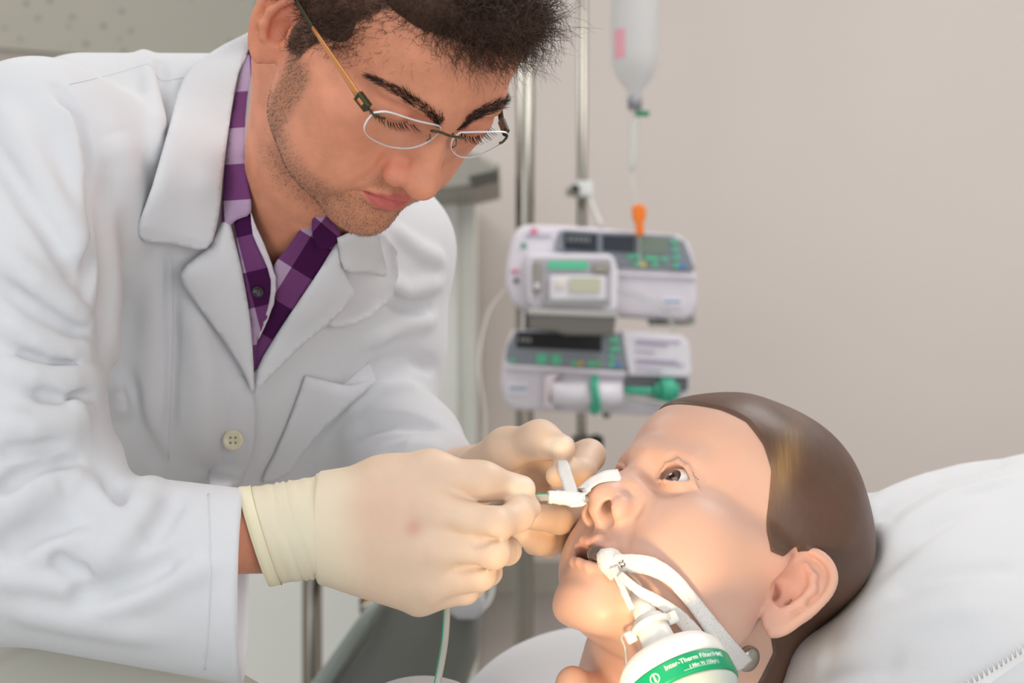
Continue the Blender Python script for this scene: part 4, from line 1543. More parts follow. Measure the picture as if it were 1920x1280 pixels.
wire([u1, ray_can(950, 256, 1, LENS_L - 1), ray_can(942, 266, 1, LENS_L), ray_can(936, 268, 1, LENS_L)], 0.0009, OLIVE, 'hinge_wire')

# ------------------------------------------------------------------ training mannequin
DSKIN = mat('mannequin_vinyl', (216, 174, 154), 0.42, sss=0.25, spec=0.4, sscale=0.006, bump=0.05, bscale=500)
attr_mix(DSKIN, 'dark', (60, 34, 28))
attr_mix(DSKIN, 'blush', (226, 150, 128))
DHAIR = mat('painted_brown_hair', (92, 67, 54), 0.45, bump=0.35, bscale=90, var=0.18, vscale=28)
SD = Sdf(); SD.band = 0.028; frd = SD.frame(DUM_R, DUM_T, 0.001)
dummy_head(SD, frd)
SD.path([at(1330, 1105, 1.225), at(1285, 1260, 1.235), at(1250, 1420, 1.25)], [0.060, 0.070, 0.085], 0.020)
SD.cone(at(1400, 1120, 1.25), at(1400, 1330, 1.27), 0.045, 0.060, 0.03)
SD.cone(at(1495, 1085, 1.275), at(1440, 1290, 1.29), 0.036, 0.040, 0.03)
SD.cone(at(1076, 1288, 1.16), at(1120, 1340, 1.2), 0.0125, 0.03, 0.01)
SD.plane(at(1200, 1420, 1.2), np.array([0, 0, -1.0]), 0.005)
DV, DQ = mesh_sdf(SD, DUM_T - np.array([0.18, 0.16, 0.21]), DUM_T + np.array([0.16, 0.17, 0.16]), 0.0014)
D_CAN = (DV - DUM_T) @ DUM_R * 1000
DUM_MOVES = [(1086, 929, 1104, 924), (1152, 966, 1172, 952), (1061, 1073, 1070, 1054), (1037, 1142, 1038, 1126), (1065, 1192, 1060, 1168),
             (1197, 827, 1186, 830), (1246, 777, 1240, 776), (1312, 740, 1312, 749), (1353, 731, 1360, 742), (1492, 769, 1490, 786), (1574, 843, 1566, 850), (1632, 941, 1622, 940),
             (1638, 991, 1635, 992), (1623, 1064, 1628, 1068), (1447, 1181, 1446, 1194), (1270, 890, 1262, 892), (1517, 1015, 1519, 1025), (1562, 1081, 1569, 1085),
             (1098, 1019, 1100, 1018), (1300, 1000, 1300, 1000), (1380, 900, 1380, 900), (1139, 1052, 1136, 1046), (1200, 1080, 1200, 1080)]
DV = liquify(DV, DQ, DUM_MOVES, 0.03, ridge=0.08)
DBV = bvh_of(DV, DQ)
dummy = empty('training_mannequin', at(1330, 1420, 1.26), 'medical training mannequin head with painted brown hair lying on pillow', 'mannequin')
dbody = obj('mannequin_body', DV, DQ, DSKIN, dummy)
x, y, z = D_CAN.T; ax = np.abs(x)
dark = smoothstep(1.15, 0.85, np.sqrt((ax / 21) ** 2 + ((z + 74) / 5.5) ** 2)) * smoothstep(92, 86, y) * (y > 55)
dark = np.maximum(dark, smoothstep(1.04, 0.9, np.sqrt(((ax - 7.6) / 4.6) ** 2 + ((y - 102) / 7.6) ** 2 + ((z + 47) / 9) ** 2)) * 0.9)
vattr(dbody, 'dark', dark)  # shade inside mouth and nostrils, painted as vertex colour
vattr(dbody, 'blush', np.clip(0.45 * np.exp(-((ax - 70) / 14) ** 2 - ((y + 10) / 26) ** 2 - ((z + 20) / 34) ** 2)
      + 0.4 * np.exp(-(ax / 26) ** 2 - ((z + 74) / 12) ** 2) * (y > 70), 0, 1))
# hair cap: moulded shell over the scalp
DH_P = [0, 24, 38, 50, 59, 66, 73, 78, 85, 92, 100, 108, 116, 126, 150, 180]
DH_Z = [60, 60, 57, 47, 35, 16, -3, -13, -10, 6, 0, -20, -60, -120, -140, -140]
phi = np.degrees(np.arctan2(ax, y))
g = z - np.interp(phi, DH_P, DH_Z)
SK = Sdf(); SK.frame(DUM_R, DUM_T, 0.001); head_base(SK, 1, False)      # skull without ears: they stay skin
SK.path([at(1330, 1105, 1.225), at(1285, 1260, 1.235), at(1250, 1420, 1.25)], [0.060, 0.070, 0.085], 0.020)
SK.cone(at(1400, 1120, 1.25), at(1400, 1330, 1.27), 0.045, 0.060, 0.03)
SK.cone(at(1495, 1085, 1.275), at(1440, 1290, 1.29), 0.036, 0.040, 0.03)
d_sk = SK(D_CAN * 0.001 @ DUM_R.T + DUM_T) * 1000
g = np.where((ax > 50) & (y < 20) & (y > -55) & (z > -70) & (z < 30), np.minimum(g, (2.2 - d_sk) * 2), g)
g = np.where(z < -15, np.minimum(g, -58 - y + np.clip(z + 48, 0, 99) * 1.5), g)
ee = np.sqrt(((y + 15 + 0.16 * (z + 23)) / 21) ** 2 + ((z + 23) / 35) ** 2)
g = np.where(ax > 50, np.minimum(g, (ee - 1) * 20), g)
DN = vnormals(DV, DQ)
cv, cq, (cn, cg) = clip_mesh(DV, DQ, g, (DN, g))
cv = cv + cn * (0.0004 + 0.0012 * smoothstep(0, 2.5, cg))[:, None]
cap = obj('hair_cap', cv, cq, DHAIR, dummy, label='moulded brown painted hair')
cpx = topx(cv)
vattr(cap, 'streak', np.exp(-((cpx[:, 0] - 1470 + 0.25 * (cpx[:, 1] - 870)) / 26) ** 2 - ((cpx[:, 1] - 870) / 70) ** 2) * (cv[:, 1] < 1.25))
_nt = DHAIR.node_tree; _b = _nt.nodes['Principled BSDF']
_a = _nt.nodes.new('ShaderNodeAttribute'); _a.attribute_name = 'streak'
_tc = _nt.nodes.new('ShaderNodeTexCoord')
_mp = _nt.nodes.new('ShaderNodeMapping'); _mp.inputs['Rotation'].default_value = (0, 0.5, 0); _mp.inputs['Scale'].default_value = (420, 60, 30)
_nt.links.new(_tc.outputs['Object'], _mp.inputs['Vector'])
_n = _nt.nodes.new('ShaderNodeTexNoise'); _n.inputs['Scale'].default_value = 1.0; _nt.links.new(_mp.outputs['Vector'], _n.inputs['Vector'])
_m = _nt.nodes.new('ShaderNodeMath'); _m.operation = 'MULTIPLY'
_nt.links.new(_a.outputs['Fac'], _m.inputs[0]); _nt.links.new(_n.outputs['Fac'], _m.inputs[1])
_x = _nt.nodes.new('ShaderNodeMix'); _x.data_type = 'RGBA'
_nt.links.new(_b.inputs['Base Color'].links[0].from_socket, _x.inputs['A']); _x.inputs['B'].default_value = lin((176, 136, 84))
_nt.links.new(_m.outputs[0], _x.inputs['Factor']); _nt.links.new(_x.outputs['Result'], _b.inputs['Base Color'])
# eyes
SCL = mat('eye_white', (236, 232, 228), 0.12, coat=0.6)
def iris_mat():
    m, nt, b = nodes('brown_iris')
    b.inputs['Roughness'].default_value = 0.12
    b.inputs['Coat Weight'].default_value = 0.6
    at_ = nt.nodes.new('ShaderNodeAttribute'); at_.attribute_name = 'rad'
    r = nt.nodes.new('ShaderNodeValToRGB')
    e = r.color_ramp.elements
    e[0].position = 0.0; e[0].color = (0.006, 0.005, 0.005, 1)
    e[1].position = 0.36; e[1].color = (0.008, 0.006, 0.006, 1)
    for p, c in ((0.42, (96, 58, 46)), (0.75, (84, 50, 42)), (0.9, (48, 30, 28)), (1.0, (24, 18, 18))):
        n = r.color_ramp.elements.new(p); n.color = lin(c)
    tc = nt.nodes.new('ShaderNodeTexCoord')
    no = nt.nodes.new('ShaderNodeTexNoise'); no.inputs['Scale'].default_value = 900
    nt.links.new(tc.outputs['Object'], no.inputs['Vector'])
    mx = nt.nodes.new('ShaderNodeMix'); mx.data_type = 'RGBA'; mx.blend_type = 'OVERLAY'; mx.inputs['Factor'].default_value = 0.5
    nt.links.new(at_.outputs['Fac'], r.inputs[0]); nt.links.new(r.outputs[0], mx.inputs['A']); nt.links.new(no.outputs['Color'], mx.inputs['B'])
    nt.links.new(mx.outputs['Result'], b.inputs['Base Color'])
    return m
IRIS = iris_mat()
def eye(sx, gaze=None, aim=None):
    c = DUM_T + DUM_R @ (np.array([32 * sx, 72.6, 0]) * 0.001)
    if sx < 0: c = c + at(1260, 894, c[1]) - at(1268, 890, c[1])
    if aim is not None:                      # turn the iris to the point of the ball seen at a pixel
        dv = np.array([(aim[0] - 960) / FPX, 1.0, (640 - aim[1]) / FPX]); dv /= np.linalg.norm(dv)
        oc = np.array([0, 0, CAMZ]) - c
        bb = oc @ dv; tt = -bb - math.sqrt(max(bb * bb - (oc @ oc - 0.0124 ** 2), 0))
        gaze = oc + tt * dv
    gaze = gaze / np.linalg.norm(gaze)
    u = np.cross(gaze, [0, 0, 1.0]); u /= np.linalg.norm(u); w = np.cross(u, gaze)
    R = np.stack([u, w, gaze], 1)
    prof = [(0.0124 * math.sin(a), 0.0124 * math.cos(a)) for a in np.linspace(0.001, math.pi - 0.001, 24)]
    V, F = lathe(prof[::-1], 32, caps=False)
    o = obj('eyeball', place(V, R, c), F, SCL, dummy)
    A = np.linspace(0.001, 0.52, 12)
    prof = [(0.01262 * math.sin(a), 0.01262 * math.cos(a) + 0.0003 * math.cos(a / 0.52 * 1.57)) for a in A][::-1]
    V, F = lathe(prof, 40, caps=False)
    io = obj('iris', place(V, R, c), F, IRIS, o)
    vattr(io, 'rad', np.repeat((A / 0.52)[::-1], 40))
    return c
gz = DUM_R @ np.array([0.10, 1.0, 0.42])
ec = eye(-1, aim=(1259, 892))
eye(1, np.array([-0.45, -0.72, 0.52]))

# ------------------------------------------------------------------ tape, tubes, filter and ties on the mannequin
def dpt(px, py, off=0.0):
    """point on the mannequin under a pixel, lifted towards the camera"""
    p = onpx(DV, DBV, px, py)
    return at(px, py, p[1] - off)
CLEAR = mat('clear_tubing', (236, 240, 236), 0.12, trans=0.75, ior=1.3, alpha=0.85)
NGTUBE = mat('frosted_tubing', (206, 206, 198), 0.2, trans=0.35, ior=1.3)
GREENL = mat('green_line', (30, 160, 112), 0.4)
TAPE = mat('white_tape', (240, 236, 232), 0.8, bump=0.4, bscale=900, sss=0.05)
def gauze_mat():
    m = mat('gauze_weave', (240, 236, 230), 0.9, sss=0.05)
    nt = m.node_tree; b = nt.nodes['Principled BSDF']
    tc = nt.nodes.new('ShaderNodeTexCoord')
    w = nt.nodes.new('ShaderNodeTexNoise'); w.inputs['Scale'].default_value = 2200; w.inputs['Detail'].default_value = 0
    nt.links.new(tc.outputs['Object'], w.inputs['Vector'])
    r = nt.nodes.new('ShaderNodeValToRGB'); e = r.color_ramp.elements
    e[0].position = 0.34; e[0].color = lin((214, 206, 200)); e[1].position = 0.5; e[1].color = lin((244, 240, 236))
    nt.links.new(w.outputs['Fac'], r.inputs[0]); nt.links.new(r.outputs[0], b.inputs['Base Color'])
    bp = nt.nodes.new('ShaderNodeBump'); bp.inputs['Strength'].default_value = 0.5; bp.inputs['Distance'].default_value = 0.0006
    nt.links.new(w.outputs['Fac'], bp.inputs['Height']); nt.links.new(bp.outputs['Normal'], b.inputs['Normal'])
    return m
GAUZE = gauze_mat()
WPLAST = mat('white_plastic', (236, 234, 228), 0.35, sss=0.1)
YN = dpt(1115, 930)[1]
# nasal tube: into the nostril, through the pinch, hanging below the hand
nt_pts = catmull([at(1136, 930, YN + 0.035), at(1108, 935, YN + 0.010), at(1060, 933, 1.140), at(1020, 932, 1.134), at(985, 935, 1.1305), at(935, 944, 1.142), at(868, 985, 1.165), at(842, 1060, 1.170),
                  at(838, 1140, 1.165), at(834, 1200, 1.16), at(822, 1270, 1.15), at(806, 1340, 1.15), at(770, 1420, 1.16)], 8)
tb = empty('nasal_tube', nt_pts[24], 'thin frosted nasal feeding tube with green line pinched between gloved fingers', 'tube')
V, F = tube(nt_pts, 0.0025, 12); ng = obj('tubing', V, F, NGTUBE, tb)
off = np.array([-0.0012, -0.0012, 0.0020])
gl = nt_pts + np.where((np.arange(len(nt_pts)) < 45)[:, None], np.array([0, -0.0008, 0.0022]), np.array([-0.0018, -0.0016, 0]))
V, F = tube(gl, 0.0006, 6); obj('green_stripe', V, F, GREENL, ng)
# tape holding it to the nose
tape = empty('adhesive_tape', at(1060, 935, 1.14), 'white cloth tape wrapped round nasal tube and stuck on the nose', 'tape')
pts = [at(1028, 932, 1.136), at(1040, 932, 1.137), at(1062, 934, 1.139), at(1084, 936, 1.141), at(1094, 936, 1.142)]
V, F = tube(catmull(pts, 4), np.interp(np.linspace(0, 1, 17), [0, .3, .6, 1], [0.0043, 0.0045, 0.0051, 0.0046]), 14)
V = V + RNG.normal(0, 0.00018, V.shape); obj('tape_wrap', V, F, TAPE, tape)
pts = catmull([at(1054, 861, 1.1845), at(1058, 880, 1.1770), at(1064, 900, 1.1690), at(1072, 924, 1.146), at(1077, 939, 1.137)], 5)
V, F = ribbon(pts, np.array([1, 0.1, 0.15]), np.interp(np.linspace(0, 1, len(pts)), [0, .2, 1], [0.0060, 0.0085, 0.0092]), 0.0006); obj('tape_flap', V, F, TAPE, tape)
pts = catmull([at(1070, 941, 1.137), at(1090, 938, 1.136), at(1095, 918, dpt(1108, 918)[1] - 0.003), dpt(1112, 902, 0.002), dpt(1135, 893, 0.0016), dpt(1163, 890, 0.0014)], 5)
V, F = ribbon(pts, np.array([0.25, 0.75, 0.65]), 0.0095, 0.0006); obj('tape_strip', V, F, TAPE, tape)

# breathing tube in the mouth
et = empty('breathing_tube', at(1150, 1060, 1.12), 'clear breathing tube coming out of the mannequin mouth', 'tube')
YM = dpt(1090, 1055)[1]
DGREY = mat('smoky_tube', (120, 108, 102), 0.15, trans=0.4, ior=1.35)
def dum_ray(px, py, yv):
    # pixel ray cut with a frontal plane of the mannequin head
    d = DUM_R.T @ np.array([(px - 960) / FPX, 1.0, (640 - py) / FPX]); o = DUM_R.T @ (np.array([0, 0, CAMZ]) - DUM_T)
    return np.array([0, 0, CAMZ]) + np.array([(px - 960) / FPX, 1.0, (640 - py) / FPX]) * ((yv * 0.001 - o[1]) / d[1])
axis = catmull([hm(DUM_R, DUM_T, (1, 76, -71.5)), dum_ray(1116, 1037, 94.5), at(1143, 1051, YM - 0.016), at(1165, 1085, YM - 0.022), at(1192, 1130, YM - 0.036), at(1203, 1158, YM - 0.042)], 6)
V, F = tube(axis, 0.0048, 16); ett = obj('tube_shaft', V, F, CLEAR, et)
V, F = tube(axis[0:12], 0.0051, 16); obj('bite_section', V, F, DGREY, et)
V, F = tube(axis[4:7], 0.0055, 16); obj('marker_ring', V, F, CLEAR, ett)
pl = catmull([axis[14], axis[14] + [0.010, -0.006, -0.004], at(1205, 1110, YM - 0.034), at(1188, 1175, YM - 0.034), at(1166, 1192, YM - 0.030), at(1172, 1215, YM - 0.030), at(1176, 1260, YM - 0.03), at(1178, 1330, YM - 0.02)], 6)
V, F = tube(pl, 0.0011, 8); obj('pilot_line', V, F, CLEAR, et)
# "22" depth mark on the shaft
def text_mesh(txt, size, bold=False, ext=0.0):
    cu = bpy.data.curves.new('t', 'FONT'); cu.body = txt; cu.size = size; cu.align_x = 'CENTER'; cu.align_y = 'CENTER'; cu.resolution_u = 3; cu.extrude = ext
    if bold: cu.offset = size * 0.012
    o = bpy.data.objects.new('t', cu); COL.objects.link(o)
    dg = bpy.context.evaluated_depsgraph_get()
    me = o.evaluated_get(dg).to_mesh()
    V = np.array([v.co[:] for v in me.vertices]); F = [tuple(p.vertices) for p in me.polygons]
    o.evaluated_get(dg).to_mesh_clear()
    bpy.data.objects.remove(o); bpy.data.curves.remove(cu)
    return V, F
# gauze tie round the tube and to the stud behind the jaw
tie = empty('gauze_tie', at(1250, 1100, 1.12), 'white gauze tie knotted round the breathing tube and running to cheek stud', 'tie')
V, F = tube(axis[10:18], np.array([0.0062, 0.0078, 0.0086, 0.0088, 0.0086, 0.0080, 0.0072, 0.0064]), 18)
V = V + RNG.normal(0, 0.00025, V.shape); obj('knot', V, F, GAUZE, tie)
def strip(pxs, w, name, wd=np.array([0.5, 0.25, 0.8])):
    Q = catmull(np.array(pxs, float), 8)                 # pixel x, pixel y, lift
    n = len(Q)
    ww = np.interp(np.linspace(0, 1, n), np.linspace(0, 1, len(w)), w)
    tg = np.gradient(Q[:, :2], axis=0); tg /= np.linalg.norm(tg, axis=1, keepdims=True) + 1e-9
    lim = []
    for i in range(n):                                   # nearest skin under the full width of the strip
        ys = []
        for t in (-0.5, -0.25, 0, 0.25, 0.5):
            q = Q[i, :2] + np.array([-tg[i, 1], tg[i, 0]]) * t * ww[i] * 2850
            y_ = hit(DBV, *q)
            if y_: ys.append(y_)
        lim.append((min(ys) if ys else dpt(*Q[i, :2])[1]) - Q[i, 2])
    lim = np.array(lim); Yc = lim.copy()
    for _ in range(60):                                  # pulled taut, never below the skin
        Yc[1:-1] = np.minimum(lim[1:-1], (Yc[:-2] + Yc[2:]) / 2)
    c = atv(np.stack([Q[:, 0], Q[:, 1], Yc], 1))
    T = np.gradient(c, axis=0); N = np.tile([0.0, -1.0, 0.0], (n, 1))
    W = np.cross(T, N)
    V, F = ribbon(c, W, ww, 0.0007)
    V = V + RNG.normal(0, 0.00012, V.shape)
    return obj(name, V, F, GAUZE, tie)
strip([(1150, 1052, 0.014), (1185, 1056, 0.012), (1222, 1062, 0.008), (1262, 1086, 0.005), (1302, 1132, 0.004), (1340, 1182, 0.003), (1372, 1222, 0.003), (1398, 1248, 0.003)], [0.009, 0.012, 0.012, 0.010, 0.0095, 0.011, 0.0125, 0.0125], 'tie_band')
strip([(1160, 1075, 0.020), (1195, 1105, 0.022), (1235, 1128, 0.016), (1275, 1158, 0.010), (1315, 1205, 0.008), (1335, 1240, 0.008)], [0.005, 0.006, 0.007, 0.009, 0.011, 0.011], 'tie_band')
strip([(1150, 1062, 0.016), (1162, 1090, 0.020), (1175, 1120, 0.026), (1186, 1142, 0.032)], [0.006, 0.004, 0.004, 0.004], 'tie_band')
mk = min([hit(bvh_of(*[np.array([v.co[:] for v in o_.data.vertices]), np.array([list(p.vertices) for p in o_.data.polygons if len(p.vertices) == 4])]), 1166, 1057) or 9 for o_ in [ett] + list(tie.children)])
V, F = text_mesh('22', 0.0050, True)
rt = np.array([0.55, 0.0, -0.83]); upv = np.array([0.80, -0.25, 0.53]); nrm = np.cross(rt, upv); 
obj('depth_mark', V @ np.stack([rt, upv, nrm]) + at(1166, 1057, mk - 0.0012), F, mat('black_print', (30, 26, 26), 0.6), ett, smooth=False)

stud = dpt(1404, 1236, 0.0)
V, F = lathe([(0, 0.0036), (0.004, 0.0034), (0.0078, 0.0024), (0.0092, 0.001), (0.0096, -0.003), (0, -0.003)], 28, caps=False)
zz = np.array([0.55, -0.80, -0.2]); zz /= np.linalg.norm(zz); uu = np.cross([0, 0, 1.0], zz); uu /= np.linalg.norm(uu)
obj('cheek_stud', place(V, np.stack([uu, np.cross(zz, uu), zz], 1), stud), F, mat('brushed_steel', (190, 186, 176), 0.3, metal=0.9), dummy)

# heat and moisture filter
flt = empty('breathing_filter', at(1270, 1290, 1.07), 'round white breathing filter with green band, fixed to the breathing tube', 'filter')
ctop = at(1208, 1146, YM - 0.041)
axd = np.array([0.36, -0.56, -0.76]); axd /= np.linalg.norm(axd)
uu = np.cross(axd, [0, 1, 0.0]); uu /= np.linalg.norm(uu); vv = np.cross(axd, uu)
FR = np.stack([uu, vv, axd], 1)
if np.linalg.det(FR) < 0: FR[:, 0] *= -1
def fl(prof, name, m, parent=flt, seg=48):
    V, F = lathe(prof, seg, caps=True)
    return obj(name, place(V, FR, ctop), F, m, parent)
fl([(0.0058, -0.012), (0.0068, -0.012), (0.0076, 0.004), (0.0078, 0.008)], 'tube_connector', WPLAST)
fl([(0.0085, 0.006), (0.0100, 0.006), (0.0108, 0.022), (0.0112, 0.030)], 'port', WPLAST)
fl([(0.0112, 0.028), (0.020, 0.030), (0.030, 0.034), (0.0345, 0.040), (0.0352, 0.046), (0.0352, 0.052)], 'upper_shell', WPLAST)
band = fl([(0.0340, 0.0505), (0.0358, 0.0508), (0.0360, 0.052), (0.0360, 0.0625), (0.0358, 0.0637), (0.0340, 0.064)], 'green_band', mat('green_plastic', (12, 150, 104), 0.35), seg=64)
fl([(0.0340, 0.0635), (0.0345, 0.066), (0.030, 0.074), (0.018, 0.080), (0.010, 0.082), (0.010, 0.095)], 'lower_shell', mat('frosted_shell', (214, 222, 214), 0.3, trans=0.2))
fl([(0.0120, 0.010), (0.0135, 0.010), (0.0135, 0.013), (0.0120, 0.013)], 'port_ring', WPLAST)
for sgn in (1, -1):
    V, F = rbox(0.007, 0.0035, 0.008, 0.0012)
    obj('port_tab', place(V + np.array([0.0145 * sgn, 0, 0.012]), FR, ctop), F, WPLAST, flt)
# lettering on the band
WPRINT = mat('white_print', (225, 240, 232), 0.5)
def on_band(V, a0, z0, r=0.03606, flip=1):
    a = a0 + V[:, 0] / r
    zc = z0 - V[:, 1]
    L = np.stack([np.cos(a) * r, np.sin(a) * r, zc], 1)
    return place(L, FR, ctop)
def band_angle(px, py):
    """angle on the band facing the camera that projects nearest to a pixel"""
    a = np.linspace(-math.pi, math.pi, 720)
    L = np.stack([np.cos(a) * 0.036, np.sin(a) * 0.036, np.full(720, 0.0573)], 1)
    P = place(L, FR, ctop); N = np.stack([np.cos(a), np.sin(a), 0 * a], 1) @ FR.T
    q = topx(P); dd = np.hypot(q[:, 0] - px, q[:, 1] - py) + np.where(N[:, 1] < 0, 0, 1e4)
    return a[np.argmin(dd)]
aL, aR = band_angle(1235, 1262), band_angle(1350, 1240)
sg = 1 if ((aR - aL + math.pi) % (2 * math.pi) - math.pi) > 0 else -1
am = band_angle(1300, 1242)
def lettering(txt, size, da, z0, name):
    V, F = text_mesh(txt, size, True)
    if sg < 0: V = V * np.array([-1, 1, 1])
    obj(name, on_band(V, am + sg * da, z0), F, WPRINT, band, smooth=False)
lettering('Inter-Therm Filter/HME', 0.0044, 0.10, 0.0550, 'printed_name')
lettering('( Min Vt 150ml )', 0.0032, 0.20, 0.0598, 'printed_volume')
lettering('______________', 0.0032, 0.10, 0.0600, 'printed_rule')
ringp = []
for r0, r1 in ((0.0028, 0.0033),):
    a = np.linspace(0, 2 * math.pi, 33)
    Vr = np.vstack([np.stack([np.cos(a) * r0, np.sin(a) * r0, 0 * a], 1), np.stack([np.cos(a) * r1, np.sin(a) * r1, 0 * a], 1)])
    Fr = [(i, i + 1, 34 + i, 33 + i) for i in range(32)]
    obj('emblem_ring', on_band(Vr, am - sg * 0.72, 0.0573), Fr, WPRINT, band, smooth=False)
Vr = np.array([(-0.0005, -0.002, 0), (0.0005, -0.002, 0), (0.0005, 0.0008, 0), (-0.0005, 0.0008, 0), (-0.0018, -0.0006, 0), (-0.0008, -0.0018, 0), (0.0018, -0.0006, 0), (0.0008, -0.0018, 0), (-0.0006, 0.0012, 0), (0.0006, 0.0012, 0), (0.0006, 0.0022, 0), (-0.0006, 0.0022, 0)])
obj('emblem_figure', on_band(Vr, am - sg * 0.72, 0.0573), [(0, 1, 2, 3), (4, 5, 0), (6, 7, 1), (8, 9, 10, 11)], WPRINT, band, smooth=False)

# ------------------------------------------------------------------ pillow and bed
PILLOW = cloth_mat('pillow_cotton', (212, 212, 214), 1200, strength=0.1)
SP = Sdf()
SP.ell(at(1880, 1225, 1.40), (0.27, 0.17, 0.150), 0.02, rot=ortho(np.array([[0.92, 0.0, -0.38], [0, 1, 0], [0.38, 0, 0.92]])))
SP.ell(at(1500, 1450, 1.36), (0.27, 0.19, 0.10), 0.10)
SP.ell(at(1120, 1390, 1.50), (0.13, 0.10, 0.10), 0.06)
SP.ell(at(1830, 1390, 1.20), (0.14, 0.10, 0.11), 0.09)
SP.ell(at(1690, 1180, 1.32), (0.10, 0.12, 0.09), 0.08)
P0, PQ0 = mesh_sdf(SP, np.array([-0.14, 0.95, 0.92]), np.array([0.62, 1.75, 1.32]), 0.007)
PB0 = bvh_of(P0, PQ0)
def ps(l): return [onpx(P0, PB0, *p) for p in l]
for pts, w_, h_ in [([(1610, 985), (1660, 930), (1740, 890), (1850, 850)], 0.008, 0.008), ([(1625, 1010), (1680, 950), (1770, 900), (1880, 870)], 0.006, -0.006),
                    ([(1640, 1040), (1700, 980), (1790, 925), (1910, 890)], 0.007, 0.006), ([(1645, 1080), (1720, 1010), (1820, 950)], 0.007, -0.005),
                    ([(1660, 1120), (1740, 1085), (1850, 1070), (1918, 1065)], 0.010, -0.004), ([(1600, 905), (1640, 960), (1660, 1020)], 0.007, 0.006),
                    ([(1560, 1215), (1640, 1180), (1740, 1150), (1860, 1140)], 0.012, 0.004), ([(1530, 1250), (1600, 1240), (1700, 1240)], 0.010, -0.004)]:
    SP.ridge(ps(pts), w_, h_)
# dent pressed by the head
dc = DUM_T + DUM_R @ (np.array([0, -12, 36]) * 0.001)
SP.ell(dc, np.array([0.0775, 0.0955, 0.0815]), 0.02, cut=True, rot=DUM_R)
SP.path([at(1330, 1105, 1.225), at(1285, 1260, 1.235), at(1250, 1420, 1.25)], [0.062, 0.072, 0.087], 0.01, cut=True)
SP.cone(at(1400, 1120, 1.25), at(1400, 1330, 1.27), 0.047, 0.062, 0.01, cut=True)
SP.cone(at(1495, 1085, 1.275), at(1440, 1290, 1.29), 0.038, 0.042, 0.01, cut=True)
SP.plane(np.array([0, 0, 0.949]), np.array([0, 0, -1.0]), 0.01)
PV, PQ = mesh_sdf(SP, np.array([-0.14, 0.95, 0.92]), np.array([0.62, 1.75, 1.32]), 0.0035)
pillow = obj('pillow', PV, PQ, PILLOW, None, label='plump white cotton pillow under the mannequin head', cat='pillow')
LACE = mat('lace_trim', (232, 230, 228), 0.9)
PBV = bvh_of(PV, PQ)
tp = [onpx(PV, PBV, px, py) + np.array([0, -0.002, 0]) for px, py in catmull([(1690, 1400), (1760, 1330), (1815, 1290), (1870, 1256), (1925, 1222), (2010, 1180), (2120, 1150)], 3)]
c = catmull(tp, 6)
V = []; F = []
for i, p in enumerate(c):
    k = i % 3
    hgt = (0.0015, 0.0062, 0.0015)[k]
    V += [p, p + np.array([-0.35 * hgt, -0.001, hgt]), p + np.array([0.004, -0.002, -0.016])]
n = len(c)
for i in range(n - 1):
    F += [(3 * i, 3 * i + 3, 3 * i + 4, 3 * i + 1), (3 * i + 2, 3 * i + 5, 3 * i + 3, 3 * i)]
V = np.array(V); nv = len(V)
V = np.vstack([V, V + np.array([0, 0.0015, 0])])
F = F + [tuple(q + nv for q in f[::-1]) for f in F]
obj('lace_edge', V, F, LACE, pillow, smooth=False)

# ------------------------------------------------------------------ room
def box_obj(name, x0, x1, y0, y1, z0, z1, m, parent=None, bev=0.0, **kw):
    V, F = rbox(x1 - x0, y1 - y0, z1 - z0, bev)
    return obj(name, V + np.array([(x0 + x1) / 2, (y0 + y1) / 2, (z0 + z1) / 2]), F, m, parent, smooth=False, **kw)
WALLM = mat('wall_paint', (208, 198, 192), 0.85, bump=0.05, bscale=60, var=0.02, vscale=1.5)
box_obj('wall_back', -3.2, 3.2, 3.40, 3.52, 0, 2.75, WALLM, kind='structure')
box_obj('wall_left', -3.32, -3.2, -2.0, 3.52, 0, 2.75, WALLM, kind='structure')
box_obj('wall_right', 3.2, 3.32, -2.0, 3.52, 0, 2.75, WALLM, kind='structure')
box_obj('floor', -3.2, 3.2, -2.0, 3.4, -0.1, 0.0, mat('vinyl_floor', (196, 196, 190), 0.5, var=0.06, vscale=3), kind='structure')
box_obj('ceiling', -3.2, 3.2, -2.0, 3.4, 2.75, 2.85, mat('ceiling_paint', (225, 224, 220), 0.9), kind='structure')

def plane_xy(px, py, Y):
    p = at(px, py, Y); return p[0], p[2]
def px_prism(pxs, Y, y1, m, name, parent=None, bev=0.0, seg=2, smooth=False, **kw):
    o = [plane_xy(px, py, Y) for px, py in pxs][::-1]
    V, F = prism(o, Y, y1, bev, seg)
    return obj(name, V, F, m, parent, smooth=smooth, **kw)
def px_rr(x0, y0, x1, y1, r, Y, y1d, m, name, parent=None, bev=0.0, skew=0.0, **kw):
    """rounded rectangle given in pixels at distance Y; skew = pixels the right end sinks"""
    a = rrect(x0, -y1, x1, -y0, r)
    return px_prism([(x, -yy + skew * (x - x0) / (x1 - x0)) for x, yy in a][::-1], Y, y1d, m, name, parent, bev, **kw)

